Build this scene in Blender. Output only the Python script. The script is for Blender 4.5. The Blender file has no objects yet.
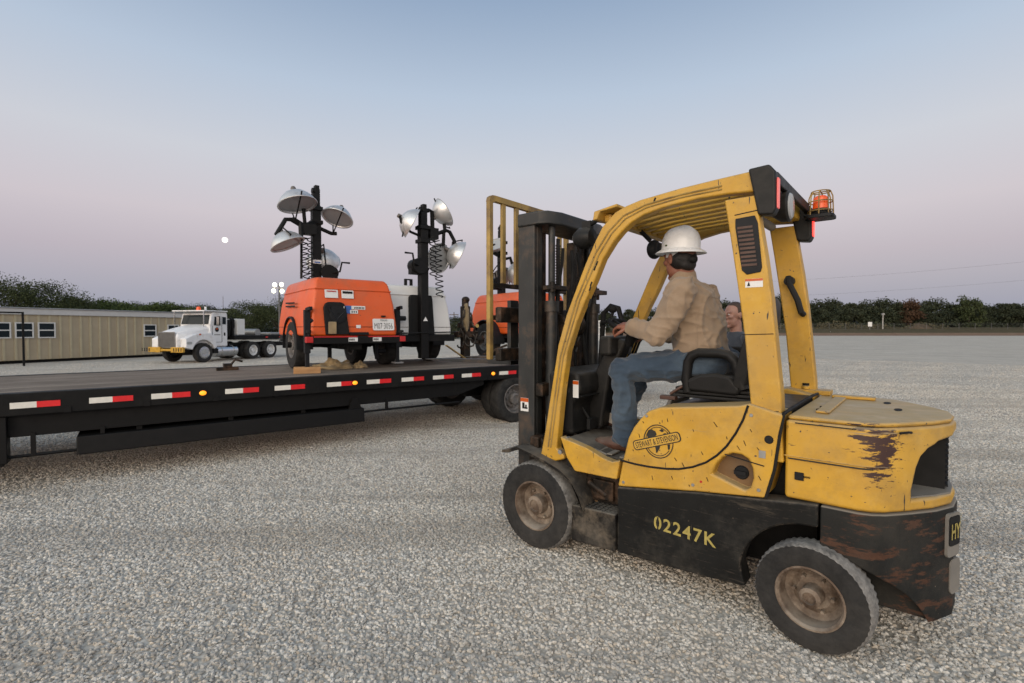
import bpy, bmesh, math, random
import numpy as np
from mathutils import Vector, Matrix, noise as mnoise

random.seed(7); np.random.seed(7)
SC = bpy.context.scene
COL = SC.collection
R = math.radians
PI = math.pi

# ------------------------------------------------------------------ materials
def srgb(r, g, b):
    f = lambda c: (c/255/12.92) if c/255 <= .04045 else ((c/255+.055)/1.055)**2.4
    return (f(r), f(g), f(b), 1)

class NT:
    def __init__(s, name):
        s.m = bpy.data.materials.new(name); s.m.use_nodes = True
        s.t = s.m.node_tree; s.n = s.t.nodes; s.l = s.t.links
        s.p = s.n['Principled BSDF']; s.out = s.n['Material Output']
        s.tc = s.n.new('ShaderNodeTexCoord')
    def set(s, inp, v):
        if isinstance(v, bpy.types.NodeSocket): s.l.new(v, inp)
        else: inp.default_value = v
    def coord(s, scale=(1, 1, 1), rot=(0, 0, 0), kind='Object'):
        mp = s.n.new('ShaderNodeMapping'); mp.inputs['Scale'].default_value = scale; mp.inputs['Rotation'].default_value = rot
        s.l.new(s.tc.outputs[kind], mp.inputs['Vector']); return mp.outputs[0]
    def noise(s, scale, detail=4, rough=.55, vec=None, dist=0.):
        n = s.n.new('ShaderNodeTexNoise'); n.inputs['Scale'].default_value = scale
        n.inputs['Detail'].default_value = detail; n.inputs['Roughness'].default_value = rough; n.inputs['Distortion'].default_value = dist
        s.l.new(vec if vec is not None else s.tc.outputs['Object'], n.inputs['Vector']); return n.outputs['Fac']
    def ramp(s, fac, a, b, ca=(0, 0, 0, 1), cb=(1, 1, 1, 1)):
        r = s.n.new('ShaderNodeValToRGB'); e = r.color_ramp.elements
        e[0].position = a; e[0].color = ca; e[1].position = b; e[1].color = cb
        s.l.new(fac, r.inputs[0]); return r.outputs[0]
    def mix(s, fac, a, b, mode='MIX'):
        m = s.n.new('ShaderNodeMix'); m.data_type = 'RGBA'; m.blend_type = mode
        s.set(m.inputs[0], fac); s.set(m.inputs[6], a); s.set(m.inputs[7], b); return m.outputs[2]
    def math(s, op, a, b=0., c=None):
        m = s.n.new('ShaderNodeMath'); m.operation = op; s.set(m.inputs[0], a); s.set(m.inputs[1], b)
        if c is not None: s.set(m.inputs[2], c)
        return m.outputs[0]
    def bump(s, h, strength=.3, dist=.01):
        b = s.n.new('ShaderNodeBump'); b.inputs['Strength'].default_value = strength; b.inputs['Distance'].default_value = dist
        s.l.new(h, b.inputs['Height']); s.l.new(b.outputs[0], s.p.inputs['Normal'])
    def base(s, v): s.set(s.p.inputs['Base Color'], v)
    def rough(s, v): s.set(s.p.inputs['Roughness'], v)
    def metal(s, v): s.set(s.p.inputs['Metallic'], v)
    def edges(s, rad=.012):   # worn edges: where a bevelled normal differs from the true one, broken up by noise
        bv = s.n.new('ShaderNodeBevel'); bv.samples = 3; bv.inputs['Radius'].default_value = rad; g = s.n.new('ShaderNodeNewGeometry')
        d = s.n.new('ShaderNodeVectorMath'); d.operation = 'DOT_PRODUCT'; s.l.new(bv.outputs[0], d.inputs[0]); s.l.new(g.outputs['True Normal'], d.inputs[1])
        e = s.ramp(d.outputs['Value'], .86, .97, (1, 1, 1, 1), (0, 0, 0, 1)); return s.math('MULTIPLY', e, s.ramp(s.noise(22., 6, .7), .47, .60))
    def upness(s, a=.35, b=.95):
        g = s.n.new('ShaderNodeNewGeometry'); x = s.n.new('ShaderNodeSeparateXYZ'); s.l.new(g.outputs['Normal'], x.inputs[0])
        return s.ramp(x.outputs[2], a, b)

def c4(c): return (c[0], c[1], c[2], 1)
DUST = (.30, .27, .225, 1)

def paint(name, col, rough=.5, metal=0., var=.25, scale=6., dust=0., dirt=None, dirt_amt=.0, scratch=0., bump=.0, spec=None, streak=None, edge=None):
    t = NT(name); col = c4(col)
    dk = tuple(x*(1-var) for x in col[:3])+(1,)
    c = t.mix(t.ramp(t.noise(scale, 5), .35, .7), dk, col)
    if dirt_amt > 0:
        f = t.ramp(t.noise(scale*.6, 8, .7) if not streak else t.noise(1., 8, .78, t.coord(streak)), .62-dirt_amt*.4, .78-dirt_amt*.25)
        c = t.mix(f, c, c4(dirt))
    if scratch > 0:
        v = t.coord((6, 6, 90)); f = t.ramp(t.noise(1., 6, .75, v), .70-scratch*.1, .72-scratch*.1)
        c = t.mix(f, c, (.035, .03, .025, 1))
        f2 = t.ramp(t.noise(38., 2, .5), .73, .75); c = t.mix(f2, c, (.05, .04, .03, 1))
    if edge: c = t.mix(t.edges(), c, c4(edge))
    if dust > 0:
        f = t.math('MULTIPLY', t.upness(), t.ramp(t.noise(4., 6, .65), .25, .65))
        f = t.math('MULTIPLY', f, dust); c = t.mix(f, c, DUST)
        f = t.math('MULTIPLY', t.ramp(t.noise(2.6, 7, .7), .5, .8), dust*.5); c = t.mix(f, c, DUST)
    t.base(c); t.metal(metal)
    if spec is not None: t.p.inputs['Specular IOR Level'].default_value = spec
    rr = t.ramp(t.noise(scale*2, 4), .3, .75, (rough*.8,)*3+(1,), (min(1, rough*1.25),)*3+(1,)); t.rough(rr)
    if bump > 0: t.bump(t.noise(scale*9, 5), bump, .004)
    return t.m

def emit(name, col, strength, base=None):
    t = NT(name); t.base(c4(base or col)); t.p.inputs['Emission Color'].default_value = c4(col)
    t.p.inputs['Emission Strength'].default_value = strength; t.rough(.3); return t.m

def yellow_mat(name, chips=()):
    t = NT(name)
    y1 = (.585, .325, .022, 1); y2 = (.46, .25, .022, 1); y3 = (.60, .375, .075, 1)
    c = t.mix(t.ramp(t.noise(3., 5), .35, .7), y2, y1)
    c = t.mix(t.math('MULTIPLY', t.ramp(t.noise(9., 6, .7), .5, .75), .5), c, y3)
    c = t.mix(t.math('MULTIPLY', t.ramp(t.noise(1.8, 7, .7), .42, .72), .26), c, (.42, .335, .19, 1))
    # grime
    f = t.math('MULTIPLY', t.ramp(t.noise(5., 8, .75), .48, .78), .6); c = t.mix(f, c, (.19, .125, .05, 1))
    # fine horizontal scratches and chips down to primer
    v = t.coord((4, 4, 80)); f = t.ramp(t.noise(1., 6, .8, v), .665, .685); c = t.mix(f, c, (.09, .055, .03, 1))
    f = t.ramp(t.noise(42., 3, .6), .695, .715); c = t.mix(f, c, (.04, .03, .025, 1))
    v2 = t.coord((50, 50, 7), (0, R(-28), 0)); f = t.ramp(t.noise(1., 2, .6, v2), .70, .715); c = t.mix(f, c, (.03, .025, .02, 1))
    c = t.mix(t.edges(), c, (.10, .062, .035, 1))
    for (p, rad, amt) in chips:
        vm = t.n.new('ShaderNodeVectorMath'); vm.operation = 'DISTANCE'
        t.l.new(t.coord((1, 1, 1)), vm.inputs[0]); vm.inputs[1].default_value = p
        near = t.ramp(vm.outputs['Value'], rad*.25, rad, (1, 1, 1, 1), (0, 0, 0, 1))
        n1 = t.noise(1., 7, .72, t.coord((9, 9, 42)))
        f = t.math('ADD', t.math('MULTIPLY', near, amt), n1)
        f = t.ramp(f, .79, .81); c = t.mix(f, c, (.045, .02, .016, 1))
    lo = t.noise(1., 7, .78, t.coord((1.6, 1.6, 34))); c = t.mix(t.ramp(lo, .655, .67), c, (.30, .22, .12, 1))
    f = t.math('MULTIPLY', t.upness(.3, .9), t.ramp(t.noise(6., 6, .6), .18, .5)); f = t.math('MULTIPLY', f, .64)
    c = t.mix(f, c, (.37, .305, .195, 1))
    t.base(c); t.rough(t.ramp(t.noise(12., 4), .3, .7, (.38,)*3+(1,), (.62,)*3+(1,)))
    t.bump(t.noise(30., 6), .12, .004)
    return t.m

def rusty_black(name):
    t = NT(name)
    c = t.mix(t.ramp(t.noise(5., 5), .35, .7), (.008, .0085, .008, 1), (.018, .0185, .017, 1))
    f = t.ramp(t.noise(1., 8, .75, t.coord((4, 4, 15))), .53, .575)
    rust = t.mix(t.noise(30., 6), (.035, .016, .010, 1), (.095, .045, .026, 1)); c = t.mix(f, c, rust)
    f = t.ramp(t.noise(1., 7, .8, t.coord((5, 5, 70))), .70, .73); c = t.mix(f, c, (.20, .15, .11, 1))
    f = t.ramp(t.noise(26., 5, .7), .70, .74); c = t.mix(f, c, (.24, .19, .14, 1))
    f = t.math('MULTIPLY', t.ramp(t.noise(2.2, 7, .7), .45, .8), .28); c = t.mix(f, c, (.12, .10, .078, 1))
    f = t.math('MULTIPLY', t.upness(.4, .9), .8); c = t.mix(f, c, DUST)
    t.base(c); t.rough(.62); t.p.inputs['Specular IOR Level'].default_value = .25; t.bump(t.noise(18., 7, .7), .35, .006); return t.m

def rubber(name, dust=.5):
    t = NT(name)
    c = t.mix(t.ramp(t.noise(14., 6, .7), .35, .7), (.011, .0115, .012, 1), (.026, .026, .026, 1))
    f = t.math('MULTIPLY', t.ramp(t.noise(5., 8, .75), .35, .75), dust); c = t.mix(f, c, (.22, .20, .175, 1))
    t.base(c); t.rough(.85); t.p.inputs['Specular IOR Level'].default_value = .2; t.bump(t.noise(60., 4), .25, .003); return t.m

def tread(name):
    t = NT(name)
    c = t.mix(t.ramp(t.noise(20., 6, .7), .3, .7), (.07, .068, .065, 1), (.30, .285, .26, 1))
    t.base(c); t.rough(.9); t.bump(t.noise(50., 5), .4, .005); return t.m

def wood(name, a, b, axis=0, planks=0., pw=.14):
    t = NT(name); sc = [22, 22, 22]; sc[axis] = 1.6
    g = t.noise(1., 7, .65, t.coord(tuple(sc))); c = t.mix(t.ramp(g, .35, .68), c4(a), c4(b))
    if planks:
        x = t.n.new('ShaderNodeSeparateXYZ'); t.l.new(t.tc.outputs['Object'], x.inputs[0])
        k = t.math('DIVIDE', x.outputs[1 if axis == 0 else 0], pw); fr = t.math('FRACT', k); fl = t.math('FLOOR', k)
        wn = t.n.new('ShaderNodeTexWhiteNoise'); wn.noise_dimensions = '1D'; t.l.new(fl, wn.inputs['W'])
        c = t.mix(t.math('MULTIPLY', wn.outputs['Value'], .45), c, (.09, .075, .062, 1))
        gap = t.math('LESS_THAN', fr, .06); c = t.mix(gap, c, (.012, .011, .01, 1))
    f = t.math('MULTIPLY', t.ramp(t.noise(2., 7, .7), .45, .75), .5); c = t.mix(f, c, (.10, .085, .07, 1))
    t.base(c); t.rough(.88); t.p.inputs['Specular IOR Level'].default_value = .08; t.bump(g, .3, .006); return t.m

def cloth(name, a, b, scale=5., weave=900., bump=.25, fade=None):
    t = NT(name); c = t.mix(t.ramp(t.noise(scale, 6, .6), .3, .7), c4(a), c4(b))
    if fade: c = t.mix(t.math('MULTIPLY', t.ramp(t.noise(3.2, 4), .45, .7), .6), c, c4(fade))
    t.base(c); t.rough(.9); t.p.inputs['Sheen Weight'].default_value = .2
    h = t.math('ADD', t.noise(9., 5, .6), t.math('MULTIPLY', t.noise(150., 2), .25)); t.bump(h, bump, .012); return t.m

def glass(name, col=(.02, .025, .03), rough=.06):
    t = NT(name); t.base(c4(col)); t.rough(rough); t.p.inputs['IOR'].default_value = 1.5
    t.p.inputs['Specular IOR Level'].default_value = .14; return t.m

M = {}
M['yellow'] = yellow_mat('worn_yellow_paint')
M['yellow_cw'] = yellow_mat('chipped_yellow_paint', [((-.245, -.09, 1.02), .24, .36), ((-.25, -.09, .91), .21, .31), ((-.20, -.05, 1.10), .17, .30), ((-.25, -.09, .80), .14, .20), ((.12, -.05, .98), .10, .16)])
M['black'] = paint('dirty_black_paint', (.010, .0105, .010), .6, spec=.22, var=.4, dust=.34, dirt=(.10, .082, .06), dirt_amt=.06, scratch=.9, bump=.12, streak=(1.6, 1.6, 14.), edge=(.16, .13, .10))
M['dustyblk'] = paint('dust_caked_black', (.013, .012, .011), .75, var=.4, dust=.55, dirt=(.16, .13, .095), dirt_amt=.36, scratch=.3, bump=.25, spec=.2)
M['blk'] = paint('plain_black_paint', (.006, .006, .006), .62, spec=.22, var=.3, dust=.07)
M['blkclean'] = paint('satin_black', (.006, .006, .006), .55, spec=.22, var=.2)
M['rustblk'] = rusty_black('rusty_black_paint')
M['rubber'] = rubber('dusty_rubber', .16); M['rubber_clean'] = rubber('dark_rubber', .12); M['tread'] = tread('chalky_tread_rubber')
M['rim'] = paint('rusty_rim_steel', (.13, .085, .055), .75, var=.5, scale=14., dust=.5, dirt=(.26, .21, .16), dirt_amt=.5, bump=.3)
M['rimgrey'] = paint('grey_rim_steel', (.20, .19, .18), .6, .2, var=.35, scale=14., dirt=(.10, .075, .06), dirt_amt=.4)
M['rimwhite'] = paint('white_rim_paint', (.72, .72, .70), .4, var=.15)
M['mast'] = paint('mast_steel', (.030, .032, .031), .5, .2, var=.4, scale=7., dirt=(.09, .06, .04), dirt_amt=.25, scratch=.2, bump=.15)
M['grease'] = paint('greasy_steel', (.022, .018, .014), .5, .2, spec=.22, var=.5, scale=12., dirt=(.11, .065, .04), dirt_amt=.4, bump=.3)
M['chain'] = paint('chain_steel', (.06, .05, .04), .45, .6, var=.4, scale=60., bump=.5)
M['oldyellow'] = paint('faded_yellow_paint', (.40, .26, .07), .6, var=.35, scale=8., dirt=(.12, .075, .035), dirt_amt=.4, scratch=.5, bump=.15)
M['vinyl'] = paint('black_vinyl', (.011, .011, .011), .5, spec=.22, var=.25, scale=5., dust=.22, bump=.08)
M['plastic'] = paint('grey_black_plastic', (.015, .015, .0145), .5, spec=.22, var=.25, dust=.22, bump=.08)
M['floor'] = paint('floor_mat', (.02, .02, .02), .8, spec=.22, var=.3, dust=.55, bump=.3)
M['dustbrown'] = paint('dusty_brown_recess', (.20, .115, .05), .85, var=.4, dust=.4)
M['glass'] = glass('dark_glass', (.012, .018, .022), .12); M['lens'] = glass('lamp_glass', (.35, .36, .36), .15)
M['chrome'] = paint('polished_metal', (.62, .63, .65), .18, 1., var=.12)
M['alu'] = paint('spun_aluminium', (.66, .66, .655), .36, .6, var=.2, scale=5., dirt=(.25, .23, .2), dirt_amt=.15)
M['galv'] = paint('galvanised_steel', (.35, .35, .34), .5, .6, var=.25)
M['redlens'] = emit('dim_red_lens', (.9, .05, .04), .2, (.5, .03, .03)); M['redlit'] = emit('lit_red_lens', (1., .05, .035), 2.2, (.6, .02, .02))
M['pinklens'] = emit('pale_red_lens', (1., .16, .14), .38, (.55, .10, .09))
M['redplain'] = paint('red_reflector', (.50, .02, .02), .35, var=.15)
M['amberlit'] = emit('lit_amber_lamp', (1., .27, .015), 1.7, (.8, .3, .02)); M['amber'] = paint('amber_plastic', (.55, .10, .015), .25, var=.15)
M['beacon'] = emit('orange_beacon_dome', (.9, .10, .01), .22, (.62, .075, .01))
M['tapewhite'] = paint('white_tape', (.80, .77, .69), .45, var=.12, scale=20.); M['tapered'] = paint('red_tape', (.78, .014, .018), .4, var=.15, scale=20.)
M['orange'] = paint('orange_fibreglass', (.68, .095, .010), .42, var=.10, scale=2.5, dirt=(.44, .10, .03), dirt_amt=.22, dust=.2, scratch=.12)
M['white'] = paint('white_gelcoat', (.66, .655, .63), .42, var=.07, scale=3., dirt=(.5, .48, .44), dirt_amt=.12)
M['truckwhite'] = paint('white_truck_paint', (.74, .745, .75), .32, var=.08, scale=3., dirt=(.42, .38, .33), dirt_amt=.16)
M['fender'] = paint('fender_plastic', (.012, .013, .015), .55, spec=.22, var=.2)
M['bumperyel'] = paint('bumper_yellow', (.55, .31, .03), .5, var=.3)
M['grille'] = paint('grille_metal', (.30, .30, .30), .4, .8, var=.4, scale=40.)
M['sticker'] = paint('white_sticker', (.72, .72, .70), .5, var=.1); M['blue'] = paint('blue_sticker', (.04, .12, .38), .5, var=.1)
M['ink'] = paint('black_ink', (.012, .012, .012), .7, spec=.22, var=.1); M['stencil'] = paint('stencil_yellow', (.42, .34, .09), .7, var=.3, scale=25.)
M['logo'] = paint('logo_black', (.02, .017, .012), .6, var=.3, scale=20.); M['logoyel'] = paint('logo_yellow', (.56, .33, .045), .5, var=.2, scale=10.)
M['greyplate'] = paint('worn_grey_plate', (.22, .205, .18), .6, var=.3, dust=.2)
M['deck'] = wood('deck_planks', (.17, .137, .108), (.36, .30, .245), 0, 1., .15)
M['pine'] = wood('pine_block', (.36, .19, .08), (.52, .30, .14), 0)
M['burlap'] = cloth('tan_sack', (.34, .25, .13), (.20, .15, .085), 7.)
M['strap'] = cloth('yellow_webbing', (.50, .33, .10), (.36, .25, .08), 8.)
M['shirt'] = cloth('khaki_shirt', (.31, .225, .15), (.245, .178, .118), 4., bump=.55)
M['denim'] = cloth('blue_denim', (.018, .034, .058), (.036, .060, .090), 6., bump=.7, fade=(.075, .108, .14))
M['darkcloth'] = cloth('dark_shirt', (.03, .035, .045), (.05, .055, .065), 5.)
M['paleturn'] = cloth('pale_cuff', (.40, .36, .30), (.32, .28, .23), 6.)
M['leather'] = paint('brown_leather', (.085, .036, .022), .55, var=.4, scale=14., dust=.35, bump=.2)
M['hat'] = paint('white_hat_plastic', (.77, .79, .80), .28, var=.05, scale=8.)
def skin_mat(name, a, b):
    t = NT(name); c = t.mix(t.ramp(t.noise(18., 5), .3, .7), c4(a), c4(b)); t.base(c); t.rough(.5)
    t.p.inputs['Subsurface Weight'].default_value = .12; t.p.inputs['Subsurface Radius'].default_value = (.01, .004, .002)
    t.bump(t.noise(90., 4), .15, .002); return t.m
M['skin'] = skin_mat('tanned_skin', (.20, .075, .045), (.27, .11, .066)); M['skinpale'] = skin_mat('fair_skin', (.27, .135, .095), (.34, .18, .13))
M['hair'] = paint('black_hair', (.010, .008, .007), .6, var=.4, scale=60., bump=.6); M['hairbrown'] = paint('brown_hair', (.055, .028, .015), .6, var=.4, scale=60., bump=.6)
M['eyewhite'] = paint('eye_white', (.6, .58, .55), .2, var=.05)
M['bark'] = paint('bark', (.07, .055, .042), .9, var=.5, scale=4., bump=.6)
M['pole'] = wood('pole_wood', (.09, .07, .055), (.15, .12, .095), 2)
M['concrete'] = paint('pale_concrete', (.42, .40, .37), .8, var=.2)
M['roofwhite'] = paint('roof_fascia', (.50, .50, .49), .5, var=.08)
M['winframe'] = paint('window_frame_white', (.62, .62, .60), .45, var=.08)
M['moonmat'] = emit('moon_light', (1., .95, .86), 1.25)
M['floodlit'] = emit('lit_floodlight', (1., 1., .70), 4.)
M['wire'] = paint('wire_grey', (.10, .10, .10), .6, var=.2)

def siding():
    t = NT('beige_siding'); x = t.n.new('ShaderNodeSeparateXYZ'); t.l.new(t.tc.outputs['Object'], x.inputs[0])
    c = t.mix(t.ramp(t.noise(1.2, 5), .35, .7), (.33, .275, .185, 1), (.38, .32, .22, 1))
    w = t.noise(1., 5, .6, t.coord((3, 3, .4))); c = t.mix(t.math('MULTIPLY', t.ramp(w, .5, .8), .35), c, (.22, .18, .12, 1))
    t.base(c); t.rough(.6); return t.m
M['siding'] = siding(); M['batten'] = paint('beige_batten', (.43, .375, .25), .6, var=.12)

def foliage(name, a, b, c3):
    t = NT(name); g = t.n.new('ShaderNodeNewGeometry')
    c = t.mix(g.outputs['Random Per Island'], c4(a), c4(b))
    c = t.mix(t.ramp(t.noise(.55, 4), .45, .7), c, c4(c3))
    t.base(c); t.rough(.75); t.p.inputs['Specular IOR Level'].default_value = .2
    return t.m
M['leaf1'] = foliage('oak_leaves', (.022, .030, .012), (.062, .078, .030), (.040, .050, .020))
M['leaf2'] = foliage('green_leaves', (.026, .042, .012), (.070, .096, .028), (.048, .070, .018))
M['leaf3'] = foliage('dark_leaves', (.020, .026, .014), (.046, .054, .028), (.032, .037, .020))
M['leaf4'] = foliage('reddish_leaves', (.045, .024, .014), (.085, .046, .024), (.050, .032, .017))
M['brush'] = foliage('dry_brush', (.06, .055, .030), (.13, .112, .062), (.095, .08, .05))

# ------------------------------------------------------------------ mesh builder
class MB:
    shift = None
    def __init__(s): s.v = []; s.f = []; s.mi = []; s.cur = 0; s.M = Matrix.Identity(4)
    def add(s, vs, fs):
        o = len(s.v); s.v += [tuple(s.M @ Vector(p)) for p in vs] if MB.shift is None else [tuple(MB.shift+s.M @ Vector(p)) for p in vs]
        for f in fs: s.f.append(tuple(o+i for i in f)); s.mi.append(s.cur)
        return s
    def box(s, a, b):
        x0, y0, z0 = [min(a[i], b[i]) for i in range(3)]; x1, y1, z1 = [max(a[i], b[i]) for i in range(3)]
        return s.add([(x0, y0, z0), (x1, y0, z0), (x1, y1, z0), (x0, y1, z0), (x0, y0, z1), (x1, y0, z1), (x1, y1, z1), (x0, y1, z1)],
                     [(0, 3, 2, 1), (4, 5, 6, 7), (0, 1, 5, 4), (1, 2, 6, 5), (2, 3, 7, 6), (3, 0, 4, 7)])
    def bar(s, p, q, w, h, up=(0, 0, 1)):
        p = Vector(p); q = Vector(q); d = (q-p).normalized(); u = Vector(up); x = d.cross(u)
        if x.length < 1e-4: x = d.cross(Vector((1, 0, 0)))
        x.normalize(); u = x.cross(d); vs = []
        for c in (p, q):
            for (a, b) in ((-1, -1), (1, -1), (1, 1), (-1, 1)): vs.append(tuple(c+x*(a*w/2)+u*(b*h/2)))
        return s.add(vs, [(0, 1, 2, 3), (7, 6, 5, 4), (0, 4, 5, 1), (1, 5, 6, 2), (2, 6, 7, 3), (3, 7, 4, 0)])
    def loft(s, loops, close=True, cap=True):
        n = len(loops[0]); vs = [p for l in loops for p in l]; fs = []
        for k in range(len(loops)-1):
            for i in range(n if close else n-1):
                j = (i+1) % n; fs.append((k*n+i, k*n+j, (k+1)*n+j, (k+1)*n+i))
        if cap: fs.append(tuple(range(n-1, -1, -1))); fs.append(tuple((len(loops)-1)*n+i for i in range(n)))
        return s.add(vs, fs)
    def prism(s, poly, fn, a, b):   # poly 2-D, fn(x, y, d) -> 3-D
        return s.loft([[fn(x, y, a) for x, y in poly], [fn(x, y, b) for x, y in poly]])
    def tube(s, pts, r, n=8, closed=False):
        pts = [Vector(p) for p in pts]; m = len(pts); rs = r if isinstance(r, (list, tuple)) else [r]*m
        loops = []; ref = None
        for i, p in enumerate(pts):
            if closed: d = pts[(i+1) % m]-pts[i-1]
            else: d = pts[min(i+1, m-1)]-pts[max(i-1, 0)]
            d.normalize()
            if ref is None:
                ref = d.cross(Vector((0, 0, 1)))
                if ref.length < .05: ref = d.cross(Vector((1, 0, 0)))
            ref = (ref-d*ref.dot(d)).normalized(); b = d.cross(ref)
            loops.append([tuple(p+(ref*math.cos(2*PI*k/n)+b*math.sin(2*PI*k/n))*rs[i]) for k in range(n)])
        if closed: loops.append(loops[0]); return s.loft(loops, True, False)
        return s.loft(loops)
    def cyl(s, p, q, r0, r1=None, n=20): return s.tube([p, q], [r0, r0 if r1 is None else r1], n)
    def lathe(s, prof, n=32, axis='y', c=(0, 0, 0), fn=None, closed=False):   # prof: (r, a)
        loops = []; c = Vector(c)
        for k in range(n):
            t = 2*PI*k/n; ca, sa = math.cos(t), math.sin(t); L = []
            for i, (r, a) in enumerate(prof):
                if fn: r = fn(r, a, i, k)
                if axis == 'y': p = (r*ca, a, r*sa)
                elif axis == 'x': p = (a, r*ca, r*sa)
                else: p = (r*ca, r*sa, a)
                L.append(tuple(c+Vector(p)))
            loops.append(L)
        m = len(prof); vs = [p for l in loops for p in l]; fs = []
        for k in range(n):
            k2 = (k+1) % n
            for i in range(m if closed else m-1):
                j = (i+1) % m; fs.append((k*m+i, k*m+j, k2*m+j, k2*m+i))
        return s.add(vs, fs)
    def ell(s, c, r, n=16, m=10, fn=None):
        vs = []; fs = []; c = Vector(c)
        for i in range(m+1):
            a = PI*i/m
            for k in range(n):
                t = 2*PI*k/n; d = Vector((math.sin(a)*math.cos(t), math.sin(a)*math.sin(t), math.cos(a)))
                p = Vector((d.x*r[0], d.y*r[1], d.z*r[2]))
                if fn: p = fn(p, d)
                vs.append(tuple(c+p))
        for i in range(m):
            for k in range(n): fs.append((i*n+k, (i+1)*n+k, (i+1)*n+(k+1) % n, i*n+(k+1) % n))
        return s.add(vs, fs)
    def cap(s, p, q, r0, r1, n=14):   # capsule
        p = Vector(p); q = Vector(q); s.ell(p, (r0,)*3, n, 8); s.ell(q, (r1,)*3, n, 8); s.cyl(p, q, r0, r1, n); return s
    def mesh(s, name, mats=(), weld=False):
        me = bpy.data.meshes.new(name); me.from_pydata(s.v, [], s.f)
        for m in mats: me.materials.append(m)
        if any(s.mi):
            for p, i in zip(me.polygons, s.mi): p.material_index = i
        bm = bmesh.new(); bm.from_mesh(me)
        if weld: bmesh.ops.remove_doubles(bm, verts=bm.verts, dist=1e-5)
        bmesh.ops.recalc_face_normals(bm, faces=bm.faces); bm.to_mesh(me); bm.free()
        return me

def smooth(me, ang=35):
    for p in me.polygons: p.use_smooth = True
    me.set_sharp_from_angle(angle=R(ang))

def obj(name, mb, mat, parent=None, bevel=0., ang=35, sub=0, seg=2, weld=False, flat=False):
    mats = mat if isinstance(mat, (list, tuple)) else [mat]
    me = mb if isinstance(mb, bpy.types.Mesh) else mb.mesh(name, mats, weld)
    if isinstance(mb, bpy.types.Mesh):
        me.materials.clear()
        for m in mats: me.materials.append(m)
    if not flat: smooth(me, ang)
    o = bpy.data.objects.new(name, me); COL.objects.link(o)
    if parent is not None: o.parent = parent
    if bevel > 0:
        b = o.modifiers.new('bevel', 'BEVEL'); b.width = bevel; b.segments = seg; b.limit_method = 'ANGLE'; b.angle_limit = R(38)
        for p in me.polygons: p.use_smooth = True
        b.harden_normals = True
    if sub:
        m = o.modifiers.new('sub', 'SUBSURF'); m.levels = sub; m.render_levels = sub
    return o

def thing(name, label, cat, loc=(0, 0, 0), rotz=0., group=None, kind=None):
    o = bpy.data.objects.new(name, None); COL.objects.link(o); o.empty_display_size = .2
    o.location = loc; o.rotation_euler = (0, 0, rotz); return tag(o, label, cat, group, kind)
def tag(o, label=None, cat=None, group=None, kind=None):
    if label: o['label'] = label
    if cat: o['category'] = cat
    if group: o['group'] = group
    if kind: o['kind'] = kind
    return o

def bake(me_or_mb, mods, name='m'):
    """apply a list of (type, settings) modifiers and return the mesh"""
    me = me_or_mb if isinstance(me_or_mb, bpy.types.Mesh) else me_or_mb.mesh(name)
    o = bpy.data.objects.new(name, me); COL.objects.link(o); extra = []
    for (ty, st) in mods:
        m = o.modifiers.new(ty, ty)
        for k, v in st.items():
            if k == 'object':
                q = bpy.data.objects.new('cut', v if isinstance(v, bpy.types.Mesh) else v.mesh('cut')); COL.objects.link(q); extra.append(q); v = q
            setattr(m, k, v)
    dg = bpy.context.evaluated_depsgraph_get(); dg.update()
    out = bpy.data.meshes.new_from_object(o.evaluated_get(dg)); out.name = name
    for q in extra+[o]:
        d = q.data; bpy.data.objects.remove(q)
        if d.users == 0: bpy.data.meshes.remove(d)
    return out
def cut(mb, cutters):
    return bake(mb, [('BOOLEAN', dict(operation='DIFFERENCE', solver='EXACT', object=c)) for c in cutters])
def fuse(mb, voxel, it=6, fac=.5):
    return bake(mb, [('REMESH', dict(mode='VOXEL', voxel_size=voxel)), ('SMOOTH', dict(factor=fac, iterations=it))])

def text_mb(txt, width=None, height=None, spacing=1., bold=0.):
    cu = bpy.data.curves.new('t', 'FONT'); cu.body = txt; cu.align_x = 'CENTER'; cu.align_y = 'CENTER'; cu.resolution_u = 3
    cu.space_character = spacing; cu.offset = bold
    o = bpy.data.objects.new('t', cu); COL.objects.link(o); dg = bpy.context.evaluated_depsgraph_get(); dg.update()
    me = bpy.data.meshes.new_from_object(o.evaluated_get(dg)); bpy.data.objects.remove(o); bpy.data.curves.remove(cu)
    co = np.array([v.co[:] for v in me.vertices]); mn = co.min(0); mx = co.max(0); cc = (mn+mx)/2
    sx = width/(mx[0]-mn[0]) if width else 1; sy = height/(mx[1]-mn[1]) if height else sx
    if not width: sx = sy
    vs = [((v.co.x-cc[0])*sx, (v.co.y-cc[1])*sy) for v in me.vertices]; fs = [tuple(p.vertices) for p in me.polygons]
    bpy.data.meshes.remove(me); return vs, fs
def lettering(mb, txt, origin, xd, yd, width=None, height=None, lift=.002, spacing=1., bold=0.):
    vs, fs = text_mb(txt, width, height, spacing, bold); o = Vector(origin); xd = Vector(xd).normalized(); yd = Vector(yd).normalized(); n = xd.cross(yd)
    return mb.add([tuple(o+xd*a+yd*b+n*lift) for a, b in vs], fs)
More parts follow.
